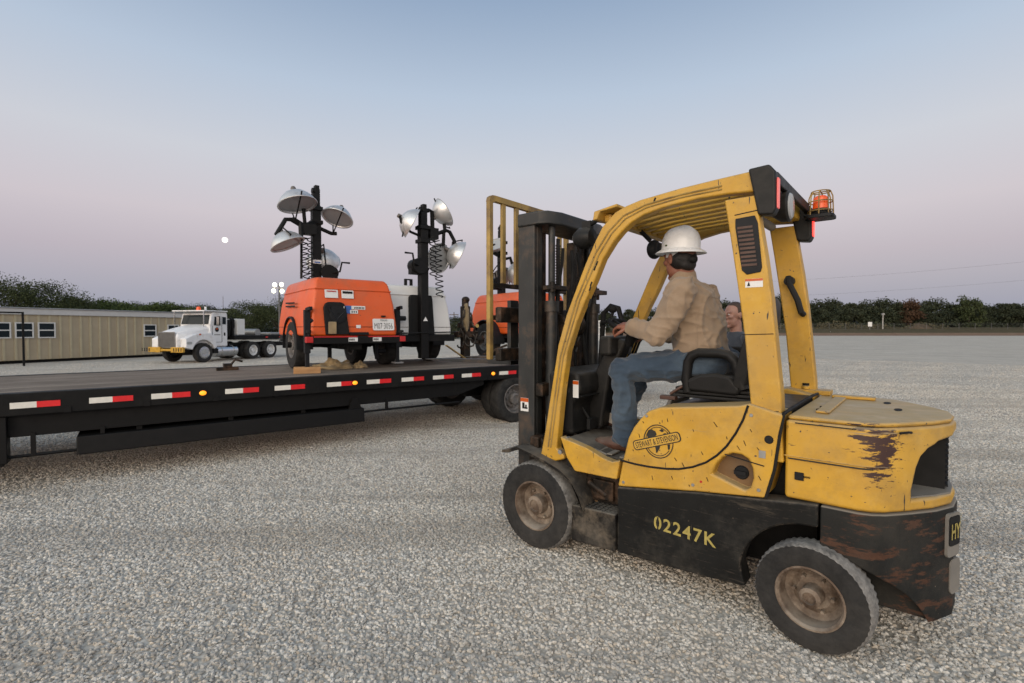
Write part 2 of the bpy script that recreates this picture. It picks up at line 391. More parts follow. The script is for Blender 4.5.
def plate(mb, origin, xd, yd, w, h, th=.002, r=0.):
    o = Vector(origin); xd = Vector(xd).normalized(); yd = Vector(yd).normalized(); n = xd.cross(yd)
    if r > 0:
        poly = []
        for (cx, cy, a0) in ((w/2-r, h/2-r, 0), (-w/2+r, h/2-r, 90), (-w/2+r, -h/2+r, 180), (w/2-r, -h/2+r, 270)):
            for k in range(5): a = R(a0+k*22.5); poly.append((cx+r*math.cos(a), cy+r*math.sin(a)))
    else: poly = [(-w/2, -h/2), (w/2, -h/2), (w/2, h/2), (-w/2, h/2)]
    return mb.prism(poly, lambda x, y, d: tuple(o+xd*x+yd*y+n*d), 0, th)
def rot_to(d, up=(0, 0, 1)):
    """matrix whose z axis is d"""
    d = Vector(d).normalized(); u = Vector(up); x = u.cross(d)
    if x.length < 1e-3: x = Vector((1, 0, 0)).cross(d)
    x.normalize(); y = d.cross(x); return Matrix((x, y, d)).transposed().to_4x4()
def arc(c, r, a0, a1, n): return [(c[0]+r*math.cos(R(a0+(a1-a0)*i/n)), c[1]+r*math.sin(R(a0+(a1-a0)*i/n))) for i in range(n+1)]
def rrect(w, h, r, n=4):
    p = []
    for (cx, cy, a0) in ((w/2-r, h/2-r, 0), (-w/2+r, h/2-r, 90), (-w/2+r, -h/2+r, 180), (w/2-r, -h/2+r, 270)): p += arc((cx, cy), r, a0, a0+90, n)
    return p
# ------------------------------------------------------------------ camera
F_PX, HOR, CAM_H = 490., 329., 1.55
PITCH = math.atan((341.5-HOR)/F_PX)
cam = bpy.data.cameras.new('camera'); cam.sensor_width = 36.; cam.lens = F_PX/1024*36; cam.clip_end = 6000; cam.clip_start = .05
cam.dof.use_dof = True; cam.dof.focus_distance = 3.4; cam.dof.aperture_fstop = 3.5
co = bpy.data.objects.new('camera', cam); COL.objects.link(co); co.location = (0, 0, CAM_H); co.rotation_euler = (R(90)-PITCH, 0, 0); SC.camera = co
def ground_at(px, py, z=0.):
    r = Vector(((px-512)/F_PX, math.cos(PITCH)+(341.5-py)/F_PX*math.sin(PITCH), -math.sin(PITCH)+(341.5-py)/F_PX*math.cos(PITCH)))
    k = (z-CAM_H)/r.z; return Vector((r.x*k, r.y*k, z))
def at_depth(px, py, Y):
    r = Vector(((px-512)/F_PX, math.cos(PITCH)+(341.5-py)/F_PX*math.sin(PITCH), -math.sin(PITCH)+(341.5-py)/F_PX*math.cos(PITCH)))
    k = Y/r.y; return Vector((r.x*k, Y, CAM_H+r.z*k))

# ------------------------------------------------------------------ sky and light
SUN_EL, SUN_AZ = 3., 205.       # low dawn glow behind the camera, azimuth clockwise from +Y
w = bpy.data.worlds.new('World'); SC.world = w; w.use_nodes = True
nt = w.node_tree; N = nt.nodes; L = nt.links; bg = N['Background']
tc = N.new('ShaderNodeTexCoord'); sx = N.new('ShaderNodeSeparateXYZ'); L.new(tc.outputs['Generated'], sx.inputs[0])
rp = N.new('ShaderNodeValToRGB'); L.new(sx.outputs[2], rp.inputs[0]); cr = rp.color_ramp
stops = [(0.0, srgb(142, 153, 174)), (.06, srgb(160, 162, 179)), (.13, srgb(184, 175, 187)), (.20, srgb(202, 193, 201)), (.30, srgb(201, 203, 212)), (.42, srgb(180, 194, 213)), (.56, srgb(142, 163, 191)), (1., srgb(102, 122, 150))]
cr.elements[0].position = stops[0][0]; cr.elements[0].color = stops[0][1]; cr.elements[1].position = stops[-1][0]; cr.elements[1].color = stops[-1][1]
for p, c in stops[1:-1]: e = cr.elements.new(p); e.color = c
sky = N.new('ShaderNodeTexSky'); sky.sky_type = 'NISHITA'; sky.sun_disc = False; sky.sun_elevation = R(SUN_EL); sky.sun_rotation = R(SUN_AZ)
sky.air_density = 1.2; sky.dust_density = 1.5
# the half of the sky round the rising sun is brighter and warmer than the half the camera faces
dv = N.new('ShaderNodeVectorMath'); dv.operation = 'DOT_PRODUCT'; L.new(tc.outputs['Generated'], dv.inputs[0])
dv.inputs[1].default_value = (math.sin(R(SUN_AZ)), math.cos(R(SUN_AZ)), .12)
rg = N.new('ShaderNodeMapRange'); rg.interpolation_type = 'SMOOTHSTEP'; rg.inputs[1].default_value = -.15; rg.inputs[2].default_value = 1.; rg.inputs[3].default_value = 0.; rg.inputs[4].default_value = 1.
L.new(dv.outputs['Value'], rg.inputs[0])
gl = N.new('ShaderNodeMix'); gl.data_type = 'RGBA'; L.new(rg.outputs[0], gl.inputs[0]); gl.inputs[6].default_value = (1, 1, 1, 1); gl.inputs[7].default_value = (4.6, 3.85, 2.9, 1)
mu = N.new('ShaderNodeMix'); mu.data_type = 'RGBA'; mu.blend_type = 'MULTIPLY'; mu.inputs[0].default_value = 1.; L.new(rp.outputs[0], mu.inputs[6]); L.new(gl.outputs[2], mu.inputs[7])
sc_ = N.new('ShaderNodeMix'); sc_.data_type = 'RGBA'; sc_.blend_type = 'ADD'; sc_.inputs[0].default_value = .025; sc_.clamp_result = False
L.new(mu.outputs[2], sc_.inputs[6]); L.new(sky.outputs[0], sc_.inputs[7])
L.new(sc_.outputs[2], bg.inputs['Color']); bg.inputs['Strength'].default_value = 1.0
sd = bpy.data.lights.new('sun', 'SUN'); sd.energy = .95; sd.angle = R(40); sd.color = (1., .88, .72)
so = bpy.data.objects.new('sun', sd); COL.objects.link(so)
_el = R(14); _d = Vector((math.sin(R(SUN_AZ))*math.cos(_el), math.cos(R(SUN_AZ))*math.cos(_el), math.sin(_el)))
so.rotation_euler = _d.to_track_quat('Z', 'Y').to_euler(); so.location = (0, -10, 20)
SC.view_settings.view_transform = 'Standard'; SC.view_settings.look = 'None'; SC.view_settings.exposure = 0.; SC.view_settings.gamma = 1.
SC.render.engine = 'CYCLES'; SC.cycles.use_denoising = True; SC.cycles.max_bounces = 5; SC.cycles.diffuse_bounces = 3; SC.cycles.glossy_bounces = 2

mo = obj('moon', MB().ell((0, 0, 0), (1, 1, 1), 24, 16), M['moonmat'], ang=180)
mo.location = at_depth(225, 240, 3000); mo.scale = (16,)*3; tag(mo, 'small bright full moon low in the dusk sky', 'moon')

# ------------------------------------------------------------------ ground
def ground_mat():
    t = NT('gravel_ground'); p = t.tc.outputs['Object']
    v = t.n.new('ShaderNodeTexVoronoi'); v.inputs['Scale'].default_value = 48.; t.l.new(p, v.inputs['Vector'])
    cell = v.outputs['Color']; sep = t.n.new('ShaderNodeSeparateColor'); t.l.new(cell, sep.inputs[0])
    stone = t.mix(sep.outputs[0], (.47, .44, .39, 1), (.68, .635, .565, 1))
    stone = t.mix(t.math('MULTIPLY', t.ramp(sep.outputs[1], .70, .9), .6), stone, (.40, .30, .21, 1))
    gr_ = t.ramp(t.noise(2.6, 9, .75), .36, .66); stone = t.mix(t.math('MULTIPLY', gr_, .6), stone, (.36, .335, .295, 1))
    g2 = t.ramp(t.noise(1., 6, .7, t.coord((.22, .5, 1))), .40, .62); stone = t.mix(t.math('MULTIPLY', g2, .42), stone, (.34, .31, .27, 1))
    g3 = t.ramp(t.noise(1., 7, .75, t.coord((.9, .35, 1), (0, 0, R(20)))), .46, .62); stone = t.mix(t.math('MULTIPLY', g3, .32), stone, (.72, .68, .60, 1))
    edge = t.ramp(v.outputs['Distance'], .35, .75, (1, 1, 1, 1), (.78, .76, .73, 1))
    c = t.mix(1., stone, edge, 'MULTIPLY')
    big = t.ramp(t.noise(.16, 6, .6), .42, .66); c = t.mix(t.math('MULTIPLY', big, .26), c, (.52, .46, .375, 1))
    mid = t.ramp(t.noise(.9, 5, .6), .5, .72); c = t.mix(t.math('MULTIPLY', mid, .20), c, (.44, .405, .35, 1))
    lane = t.ramp(t.noise(1., 4, .6, t.coord((.05, .45, 1), (0, 0, R(-8)))), .52, .68); c = t.mix(t.math('MULTIPLY', lane, .34), c, (.42, .365, .30, 1))
    t.base(c); t.rough(.92); t.p.inputs['Specular IOR Level'].default_value = .04
    h = t.math('SUBTRACT', 1., v.outputs['Distance']); t.bump(h, .35, .012); return t.m
g = MB(); xs = [-2500, -300, -80, -30, -12, -4, 0, 4, 12, 30, 80, 300, 2500]; ys = [-60, -10, -2, 2, 6, 12, 25, 60, 120, 300, 800, 3500]
g.add([(x, y, 0) for y in ys for x in xs], [(j*13+i, j*13+i+1, (j+1)*13+i+1, (j+1)*13+i) for j in range(11) for i in range(12)])
gd = obj('ground', g, ground_mat()); tag(gd, 'pale crushed limestone gravel yard', 'ground', kind='structure')

def soil(name, a, b, sc=.6):
    t = NT(name); c = t.mix(t.ramp(t.noise(sc, 7, .65), .35, .7), c4(a), c4(b)); t.base(c); t.rough(.95); t.p.inputs['Specular IOR Level'].default_value = .05; t.bump(t.noise(sc*8, 6), .4, .05); return t.m
dirt_m = soil('bare_earth', (.17, .105, .07), (.25, .17, .115)); grass_m = soil('field_grass', (.060, .052, .028), (.115, .090, .052), .9)
pale_m = soil('chalky_track', (.46, .43, .38), (.36, .32, .27), .5)
def strip(name, label, px0, px1, yn, yf, z, m):
    q = MB(); n = 24
    for k in range(n+1): pass
    a = [ground_at(px0+(px1-px0)*k/n, yn) for k in range(n+1)]; b = [ground_at(px0+(px1-px0)*k/n, yf) for k in range(n+1)]
    q.add([(p.x, p.y, z) for p in a]+[(p.x, p.y, z) for p in b], [(i, i+1, n+2+i, n+1+i) for i in range(n)])
    o = obj(name, q, m); return tag(o, label, 'ground', kind='structure')
def bank(name, label, prof, m):
    # a low rise of earth along the far side of the yard, dying out to the left
    q = MB(); xs_ = [-30, -5, 10, 25, 60, 110, 170, 260, 400]; vs = []
    for y, z in prof:
        for x in xs_: vs.append((x, y+1.6*mnoise.noise(Vector((x*.05, y, 0))), .006+z*min(1, max(0, (x+30)/55))*(1+.25*mnoise.noise(Vector((x*.03, 0, 1))))))
    n = len(xs_); q.add(vs, [(j*n+i, j*n+i+1, (j+1)*n+i+1, (j+1)*n+i) for j in range(len(prof)-1) for i in range(n-1)])
    o = obj(name, q, m, ang=60); return tag(o, label, 'ground', kind='structure')
bank('dirt_bank', 'strip of reddish bare earth along the far edge of the yard', [(112, 0), (117, .12), (121, .30), (124, .55)], dirt_m)
bank('far_field', 'rising band of rough grass between bare earth and trees', [(124, .55), (130, 1.0), (138, 1.5), (150, 2.0), (175, 2.2), (260, 2.2)], grass_m)

def add_gravel():
    # real stones where the camera can tell them apart: a sheet whose points each carry one stone
    q = MB(); rad = [1.3, 2., 3., 4.5, 6.5, 9., 12., 18., 30.]; na = 25
    vs = []; dens = []
    dn = [3700, 3500, 3200, 2700, 2100, 1450, 850, 330, 0]
    for r, d in zip(rad, dn):
        for k in range(na):
            a = R(-62+124*k/(na-1)); vs.append((r*math.sin(a), r*math.cos(a), .002)); dens.append(d)
    fs = [(j*na+i, j*na+i+1, (j+1)*na+i+1, (j+1)*na+i) for j in range(len(rad)-1) for i in range(na-1)]
    me = bpy.data.meshes.new('gravel'); me.from_pydata(vs, [], fs); at = me.attributes.new('dens', 'FLOAT', 'POINT'); at.data.foreach_set('value', dens)
    t = NT('limestone_chips'); av = t.n.new('ShaderNodeAttribute'); av.attribute_type = 'INSTANCER'; av.attribute_name = 'tone'
    a2 = t.n.new('ShaderNodeAttribute'); a2.attribute_type = 'INSTANCER'; a2.attribute_name = 'tint'
    c = t.mix(av.outputs['Fac'], (.30, .287, .262, 1), (.70, .668, .605, 1))
    c = t.mix(t.math('MULTIPLY', t.ramp(a2.outputs['Fac'], .72, .95), .5), c, (.58, .475, .35, 1))
    c = t.mix(t.math('MULTIPLY', t.ramp(a2.outputs['Fac'], .0, .12, (1, 1, 1, 1), (0, 0, 0, 1)), .6), c, (.24, .235, .225, 1))
    gp = t.n.new('ShaderNodeNewGeometry')
    mp = t.n.new('ShaderNodeMapping'); mp.inputs['Scale'].default_value = (.12, 1.5, 1.); mp.inputs['Rotation'].default_value = (0, 0, R(-34)); t.l.new(gp.outputs['Position'], mp.inputs['Vector'])
    c = t.mix(t.math('MULTIPLY', t.ramp(t.noise(1., 4, .55, mp.outputs[0]), .48, .64), .55), c, (.27, .245, .215, 1)); big = t.ramp(t.noise(.35, 5, .6, gp.outputs['Position']), .45, .7); c = t.mix(t.math('MULTIPLY', big, .30), c, (.50, .41, .30, 1))
    t.base(c); t.rough(.9); t.p.inputs['Specular IOR Level'].default_value = .12
    ng = bpy.data.node_groups.new('scatter', 'GeometryNodeTree')
    ng.interface.new_socket('Geometry', in_out='INPUT', socket_type='NodeSocketGeometry'); ng.interface.new_socket('Geometry', in_out='OUTPUT', socket_type='NodeSocketGeometry')
    n = ng.nodes; l = ng.links; gi = n.new('NodeGroupInput'); go = n.new('NodeGroupOutput')
    na_ = n.new('GeometryNodeInputNamedAttribute'); na_.data_type = 'FLOAT'; na_.inputs['Name'].default_value = 'dens'
    dp = n.new('GeometryNodeDistributePointsOnFaces'); l.new(gi.outputs[0], dp.inputs['Mesh']); l.new(na_.outputs[0], dp.inputs['Density'])
    jo = n.new('GeometryNodeGeometryToInstance')
    for k in range(6):
        ic = n.new('GeometryNodeMeshIcoSphere'); ic.inputs['Radius'].default_value = 1.; ic.inputs['Subdivisions'].default_value = 1
        ps = n.new('GeometryNodeInputPosition'); ns = n.new('ShaderNodeTexNoise'); ns.inputs['Scale'].default_value = 1.1; ns.inputs['Detail'].default_value = 1.5
        ad = n.new('ShaderNodeVectorMath'); ad.operation = 'ADD'; ad.inputs[1].default_value = (7.3*k+1, 3.1*k, 5.7*k); l.new(ps.outputs[0], ad.inputs[0]); l.new(ad.outputs[0], ns.inputs['Vector'])
        sb = n.new('ShaderNodeVectorMath'); sb.operation = 'SUBTRACT'; sb.inputs[1].default_value = (.5, .5, .5); l.new(ns.outputs['Color'], sb.inputs[0])
        ml = n.new('ShaderNodeVectorMath'); ml.operation = 'SCALE'; ml.inputs['Scale'].default_value = 1.35; l.new(sb.outputs[0], ml.inputs[0])
        sp = n.new('GeometryNodeSetPosition'); l.new(ic.outputs['Mesh'], sp.inputs['Geometry']); l.new(ml.outputs[0], sp.inputs['Offset']); l.new(sp.outputs[0], jo.inputs[0])
    io = n.new('GeometryNodeInstanceOnPoints'); l.new(dp.outputs['Points'], io.inputs['Points']); l.new(jo.outputs[0], io.inputs['Instance']); io.inputs['Pick Instance'].default_value = True
    def rnd(ty, a, b, seed):
        r = n.new('FunctionNodeRandomValue'); r.data_type = ty
        if ty == 'FLOAT': r.inputs[2].default_value = a; r.inputs[3].default_value = b; o = r.outputs[1]
        elif ty == 'INT': r.inputs[4].default_value = a; r.inputs[5].default_value = b; o = r.outputs[2]
        else: r.inputs[0].default_value = a; r.inputs[1].default_value = b; o = r.outputs[0]
        r.inputs['Seed'].default_value = seed; return o
    l.new(rnd('INT', 0, 5, 3), io.inputs['Instance Index']); l.new(rnd('FLOAT_VECTOR', (-.6, -.6, 0), (.6, .6, 6.283), 4), io.inputs['Rotation'])
    l.new(rnd('FLOAT_VECTOR', (.0065, .0058, .0052), (.0175, .0140, .0110), 5), io.inputs['Scale'])
    s1 = n.new('GeometryNodeStoreNamedAttribute'); s1.data_type = 'FLOAT'; s1.domain = 'INSTANCE'; s1.inputs['Name'].default_value = 'tone'; l.new(io.outputs[0], s1.inputs['Geometry']); l.new(rnd('FLOAT', 0., 1., 6), s1.inputs['Value'])
    s2 = n.new('GeometryNodeStoreNamedAttribute'); s2.data_type = 'FLOAT'; s2.domain = 'INSTANCE'; s2.inputs['Name'].default_value = 'tint'; l.new(s1.outputs[0], s2.inputs['Geometry']); l.new(rnd('FLOAT', 0., 1., 9), s2.inputs['Value'])
    sm = n.new('GeometryNodeSetMaterial'); sm.inputs['Material'].default_value = t.m; l.new(s2.outputs[0], sm.inputs['Geometry']); l.new(sm.outputs[0], go.inputs[0])
    me.materials.append(t.m); o = bpy.data.objects.new('gravel', me); COL.objects.link(o); md = o.modifiers.new('scatter', 'NODES'); md.node_group = ng
    tag(o, 'loose grey and tan limestone chips covering the yard', 'gravel', kind='stuff')

# ------------------------------------------------------------------ trees
def crown_mesh(seed, w, h, leaf, nclump, per, base=.28, spread=1.):
    rs = np.random.RandomState(seed); vs = []; fs = []
    cl = []
    for i in range(nclump):
        while True:
            p = rs.uniform(-1, 1, 3)
            if np.linalg.norm(p) < 1: break
        p = p/np.linalg.norm(p)*(np.linalg.norm(p)**.45)
        zz = base*h+(h*(1-base))*(.5+.46*p[2]); ww = w/2*(1.-.22*max(0, p[2]))
        cl.append((p[0]*ww*.86, p[1]*ww*.86, zz, rs.uniform(.09, .20)*w))
    for (cx, cy, cz, cr_) in cl:
        for k in range(per):
            d = rs.normal(size=3); d /= np.linalg.norm(d); rr = cr_*rs.uniform(.35, 1.12)
            p = np.array((cx, cy, cz))+d*rr*np.array((1.15, 1.15, .75)); s_ = leaf*rs.uniform(.6, 1.5)
            a = rs.normal(size=3); a /= np.linalg.norm(a); b = np.cross(a, rs.normal(size=3)); b /= np.linalg.norm(b)
            o = len(vs); vs += [tuple(p-a*s_), tuple(p+b*s_*.55), tuple(p+a*s_), tuple(p-b*s_*.55)]; fs.append((o, o+1, o+2, o+3))
    me = bpy.data.meshes.new('crown'); me.from_pydata(vs, [], fs)
    return me, cl
def trunk_mesh(seed, h, cl, r):
    rs = random.Random(seed); b = MB(); top = h*.62
    pts = [(rs.uniform(-.1, .1)*i*.4, rs.uniform(-.1, .1)*i*.4, top*i/4) for i in range(5)]
    b.tube(pts, [r, r*.8, r*.65, r*.5, r*.25], 7)
    for c in rs.sample(cl, min(9, len(cl))):
        k = rs.randint(1, 3); p = Vector(pts[k]); q = Vector(c[:3]); m = (p+q)/2+Vector((0, 0, -.06*h)); b.tube([p, m, q], [r*.4, r*.25, r*.08], 5)
    return b.mesh('trunk')
TREE = {}
def tree_kind(key, seed, w, h, leaf, ncl, per, base=.28, r=.22):
    me, cl = crown_mesh(seed, w, h, leaf, ncl, per, base); TREE[key] = (me, trunk_mesh(seed, h, cl, r), h, w)
tree_kind('oak', 11, 9.5, 7., .085, 58, 260, .30, .3); tree_kind('oak2', 12, 8., 7., .085, 50, 260, .25, .28)
tree_kind('bushy', 13, 7.5, 6., .11, 40, 230, .12); tree_kind('bushy2', 14, 8.5, 6., .11, 44, 230, .10)
tree_kind('far', 15, 9., 9., .24, 38, 150, .08); tree_kind('far2', 16, 8., 9., .24, 34, 150, .06); tree_kind('far3', 17, 10., 9., .24, 40, 150, .10); tree_kind('tall', 18, 7., 12., .24, 40, 160, .12)
MESHES = {}
def tree(key, px, Y, top, leafmat, label, group=None, name='tree', wf=1.):
    cm, tm, h, w_ = TREE[key]; hh = at_depth(px, top, Y).z; s = hh/h
    loc = at_depth(px, 329, Y); rz = random.uniform(0, 6.28)
    t = thing(name, label, 'tree', (loc.x, Y, -.05), rz, group); t.scale = (s*wf, s*wf, s)
    k = (key, leafmat)
    if k not in MESHES:
        c = cm.copy(); c.materials.append(M[leafmat]); MESHES[k] = c
    c = bpy.data.objects.new('crown', MESHES[k]); COL.objects.link(c); c.parent = t
    if not tm.materials: tm.materials.append(M['bark'])
    b = bpy.data.objects.new('trunk', tm); COL.objects.link(b); b.parent = t
    return t
# behind the site office, left
tree('oak', 10, 52, 282, 'leaf1', 'tall spreading oak at the left edge behind the site office')
tree('oak2', 50, 54, 283, 'leaf1', 'second tall oak with an open feathery edge behind the site office', wf=1.05)
tree('oak2', -55, 56, 280, 'leaf1', 'oak beyond the left end of the site office')
tree('bushy', 88, 60, 294, 'leaf2', 'round green tree just right of the tall oaks over the office roof')
tree('bushy2', 118, 66, 300, 'leaf2', 'low dark green tree above the middle of the office roof')
tree('bushy', 140, 64, 300, 'leaf2', 'bright green bushy tree left of the white truck cab')
tree('bushy2', 165, 66, 301, 'leaf2', 'bright green bushy tree directly behind the white truck cab')
tree('bushy', 186, 68, 303, 'leaf2', 'small green tree behind the orange roof beacon of the truck')
tree('oak2', 244, 70, 302, 'leaf1', 'broad rounded dark tree behind the truck bed', wf=1.25)
tree('oak', 283, 72, 300, 'leaf1', 'dark tree between the lit floodlight pole and the orange light tower')
tree('bushy2', 222, 74, 309, 'leaf3', 'low dark tree behind the pale cabinet of the truck')
for i, (px, top) in enumerate([(74, 299), (102, 302), (128, 303), (152, 303), (176, 304), (202, 305), (228, 305), (262, 304), (294, 304)]):
    tree(['bushy', 'bushy2', 'oak2'][i % 3], px, 84+2*i, top, 'leaf3', 'dark tree in the back row above the site office and truck', 'back row of trees behind the site office', wf=1.35)
for i, (px, top) in enumerate([(312, 306), (338, 305), (372, 306), (404, 307)]):
    tree(['bushy', 'bushy2', 'oak2'][i % 3], px, 78+3*i, top, 'leaf1', 'dark tree largely hidden behind the orange and white light towers', 'trees hidden behind the light towers')
for i, (px, top) in enumerate([(438, 318), (457, 315), (478, 314), (503, 314)]):
    tree(['bushy2', 'bushy', 'bushy2'][i % 3], px, 95+3*i, top, 'leaf3', 'low dark tree seen between the white light tower and the forklift mast', 'trees between light tower and forklift mast')
for i, (px, top) in enumerate([(548, 309), (580, 310), (604, 311), (630, 309), (655, 308)]):
    tree(['far', 'far2', 'far3'][i % 3], px, 120+4*i, top, 'leaf3', 'distant dark tree seen through the open forklift cab', 'trees seen through the forklift cab')
# right-hand line
tops = [302, 301, 301, 300, 299, 297, 301, 299, 299, 302, 300, 300, 302, 301, 299, 304, 302, 306, 303, 302, 304]
for i in range(21):
    px = 690+i*17.5+random.uniform(-4, 4)
    if 20 > i >= 0: tree(['far', 'far2', 'far3'][i % 3], px, 165+random.uniform(-6, 10), tops[i]+random.uniform(-1, 1.5), 'leaf3', 'dark bushy tree in the long tree line across the yard', 'trees in the far tree line')
for i in range(12):
    tree(['far3', 'far', 'far2'][i % 3], 700+i*31+random.uniform(-6, 6), 158, 310+random.uniform(-2, 3), 'leaf3', 'low dark tree at the front of the long tree line', 'low trees before the far tree line', wf=1.3)
tree('far2', 907, 156, 298, 'leaf4', 'reddish brown tree in the tree line right of the forklift', wf=.8)
tree('far2', 969, 152, 295, 'leaf1', 'tallest pointed tree near the right end of the tree line', wf=.72)
tree('far', 1012, 156, 303, 'leaf3', 'dark tree at the right edge of the photograph')
for i, px in enumerate((1060, 1095, 1140)): tree('far', px, 160, 302, 'leaf3', 'dark bushy tree past the right edge', 'trees past the right edge')

def scrub(name, label, x0, x1, y, depth, h, n, leaf, mat, seed):
    rs = np.random.RandomState(seed); vs = []; fs = []
    for k in range(n):
        x = rs.uniform(x0, x1); yy = y+rs.uniform(0, depth); hh = h*(.55+.45*mnoise.noise(Vector((x*.12, yy*.2, seed))))*rs.uniform(.05, 1.)
        p = np.array((x, yy, max(.05, hh))); s_ = leaf*rs.uniform(.6, 1.5); a = rs.normal(size=3); a /= np.linalg.norm(a); b = np.cross(a, rs.normal(size=3)); b /= np.linalg.norm(b)
        o = len(vs); vs += [tuple(p-a*s_), tuple(p+b*s_*.6), tuple(p+a*s_), tuple(p-b*s_*.6)]; fs.append((o, o+1, o+2, o+3))
    me = bpy.data.meshes.new(name); me.from_pydata(vs, [], fs); me.materials.append(M[mat]); o = bpy.data.objects.new(name, me); COL.objects.link(o)
    tag(o, label, 'undergrowth', kind='stuff')
scrub('undergrowth', 'dark undergrowth below the far tree line', 20, 190, 150, 12, 6.5, 16000, .34, 'leaf3', 3)
scrub('dry_brush', 'dry brown brush on the bank before the trees', 52, 125, 139, 6, 4.6, 9000, .20, 'brush', 4)
scrub('scrub', 'dark scrub along the foot of the left trees', -75, 12, 74, 8, 4.6, 24000, .2, 'leaf3', 5)

# far fence, sign, posts, wires
fence = thing('chain_link_fence', 'long low wire fence with thin posts before the far tree line', 'fence', (0, 136, 1.15))
fb = MB(); fr = MB()
for k in range(34): x = 25+4.5*k; fb.cyl((x, 0, 0), (x, 0, 2.), .05, n=6)
obj('posts', fb, M['wire'], fence)['kind'] = 'stuff'
for z in (.3, .75, 1.2, 1.6, 1.95): fr.cyl((25, 0, z), (175, 0, z), .018, n=4)
obj('wires', fr, M['wire'], fence)
p = at_depth(870, 324, 136); s_ = thing('sign', 'small white square sign on a post by the far fence', 'sign', (p.x, 136, 0))
obj('board', MB().box((-.55, -.02, p.z-.7), (.55, .02, p.z+.55)), M['sticker'], s_); obj('post', MB().box((-.05, .025, 0), (.05, .09, p.z+.3)), M['galv'], s_)
p = at_depth(883, 315, 138); s_ = thing('fence_pole', 'slim pale pole with a small cap beside the white sign', 'pole', (p.x, 138, 0))
obj('shaft', MB().cyl((0, 0, 0), (0, 0, p.z), .16, .12, 8), M['concrete'], s_); obj('cap', MB().box((-.35, -.2, p.z), (.35, .2, p.z+.5)), M['galv'], s_)
p = ground_at(834, 335); s_ = MB().cyl((0, 0, 0), (0, 0, .9), .10, .08, 8); o = obj('marker_post', s_, M['winframe']); o.location = (p.x, 128, 0); tag(o, 'tiny white marker post at the far edge of the gravel', 'post')
md_ = MB()
def mound(p, d): return Vector((p.x*(1+.15*mnoise.noise(d*3)), p.y, max(0, p.z*(1+.3*mnoise.noise(d*4)))))
md_.ell((0, 0, 0), (4, 3, 2.9), 28, 12, mound); o = obj('dirt_mound', md_, soil('dull_earth', (.075, .058, .04), (.13, .095, .065)), ang=180); p = at_depth(925, 327, 139); o.location = (p.x, 141, 0); tag(o, 'low brown mound of earth beyond the far fence', 'mound')
def wire_line(lab, pa, pb, sag):
    pts = [Vector(pa).lerp(Vector(pb), i/16)-Vector((0, 0, sag*4*(i/16)*(1-i/16))) for i in range(17)]
    o = obj('power_line', MB().tube(pts, .022, 5), M['wire']); tag(o, lab, 'wire')
wire_line('upper faint power line crossing the right sky', at_depth(760, 282, 190), at_depth(1150, 248, 150), 1.2)
wire_line('lower faint power line crossing the right sky', at_depth(760, 297, 190), at_depth(1150, 268, 150), 1.2)
for (px, top, Y, lab) in [(223, 296, 110, 'slim mast standing in the trees behind the truck'), (586, 300, 115, 'wooden utility pole seen through the forklift cab'), (454, 312, 118, 'short utility pole left of the forklift mast')]:
    p = at_depth(px, top, Y); t_ = thing('utility_pole', lab, 'pole', (p.x, Y, 0)); obj('shaft', MB().cyl((0, 0, 0), (0, 0, p.z), .16 if px != 223 else .07, .1 if px != 223 else .04, 8), M['pole'], t_)
    if px != 223: obj('crossarm', MB().box((-1.1, -.08, p.z-.75), (1.1, .08, p.z-.55)), M['pole'], t_)

# lit floodlight pole
fp = at_depth(278, 288, 62); t_ = thing('floodlight_pole', 'tall pole with four bright lit floodlights above the trees', 'light pole', (fp.x, 62, 0))
obj('shaft', MB().cyl((0, .3, 0), (0, .3, fp.z+.6), .13, .09, 8), M['wire'], t_); obj('crossbar', MB().box((-.8, .17, fp.z-.05), (.8, .24, fp.z+.05)), M['galv'], t_)
for dx, dz in ((-.42, .40), (.44, .44), (-.56, -.36), (.50, -.40)):
    hd = obj('floodlight', MB().lathe([(0, .2), (.15, .18), (.29, .02), (.29, 0), (0, 0)], 20, 'y', (dx, 0, fp.z+dz)), M['galv'], t_)
    obj('lens', MB().lathe([(0, -.03), (.20, -.02), (.27, -.003), (0, -.003)], 20, 'y', (dx, 0, fp.z+dz)), M['floodlit'], hd)

# ------------------------------------------------------------------ site office
B0 = ground_at(0, 364.5); BD = Vector((.39, .921, 0)).normalized(); ba = math.atan2(BD.y, BD.x)
of = thing('site_office', 'long beige portable site office with vertical siding and white fascia', 'building', B0, ba)
X0, X1, ZB, ZT = -7., 9.0, .14, 2.2     # x along the wall, +y away from the yard (left of BD)
obj('wall', MB().box((X0, 0, ZB), (X1, 3.6, ZT)), M['siding'], of, bevel=.01)
bt = MB(); x = X0+.2
while x < X1: bt.box((x, -.03, ZB+.02), (x+.085, 0, ZT)); x += .405
o = obj('battens', bt, M['batten'], of)
obj('fascia', MB().box((X0-.1, -.10, ZT), (X1+.1, 3.7, ZT+.28)), M['roofwhite'], of, bevel=.02)
obj('roof', MB().prism([(-.16, 0), (3.76, 0), (3.76, .02), (1.8, .10), (-.16, .02)], lambda y, z, d: (d, y, ZT+.285+z), X0-.15, X1+.15), M['galv'], of)
obj('dark_gap', MB().box((X0+.1, .12, .0), (X1-.1, 3.5, ZB)), M['blk'], of)  # black inset box stands in for the dark gap under the wall
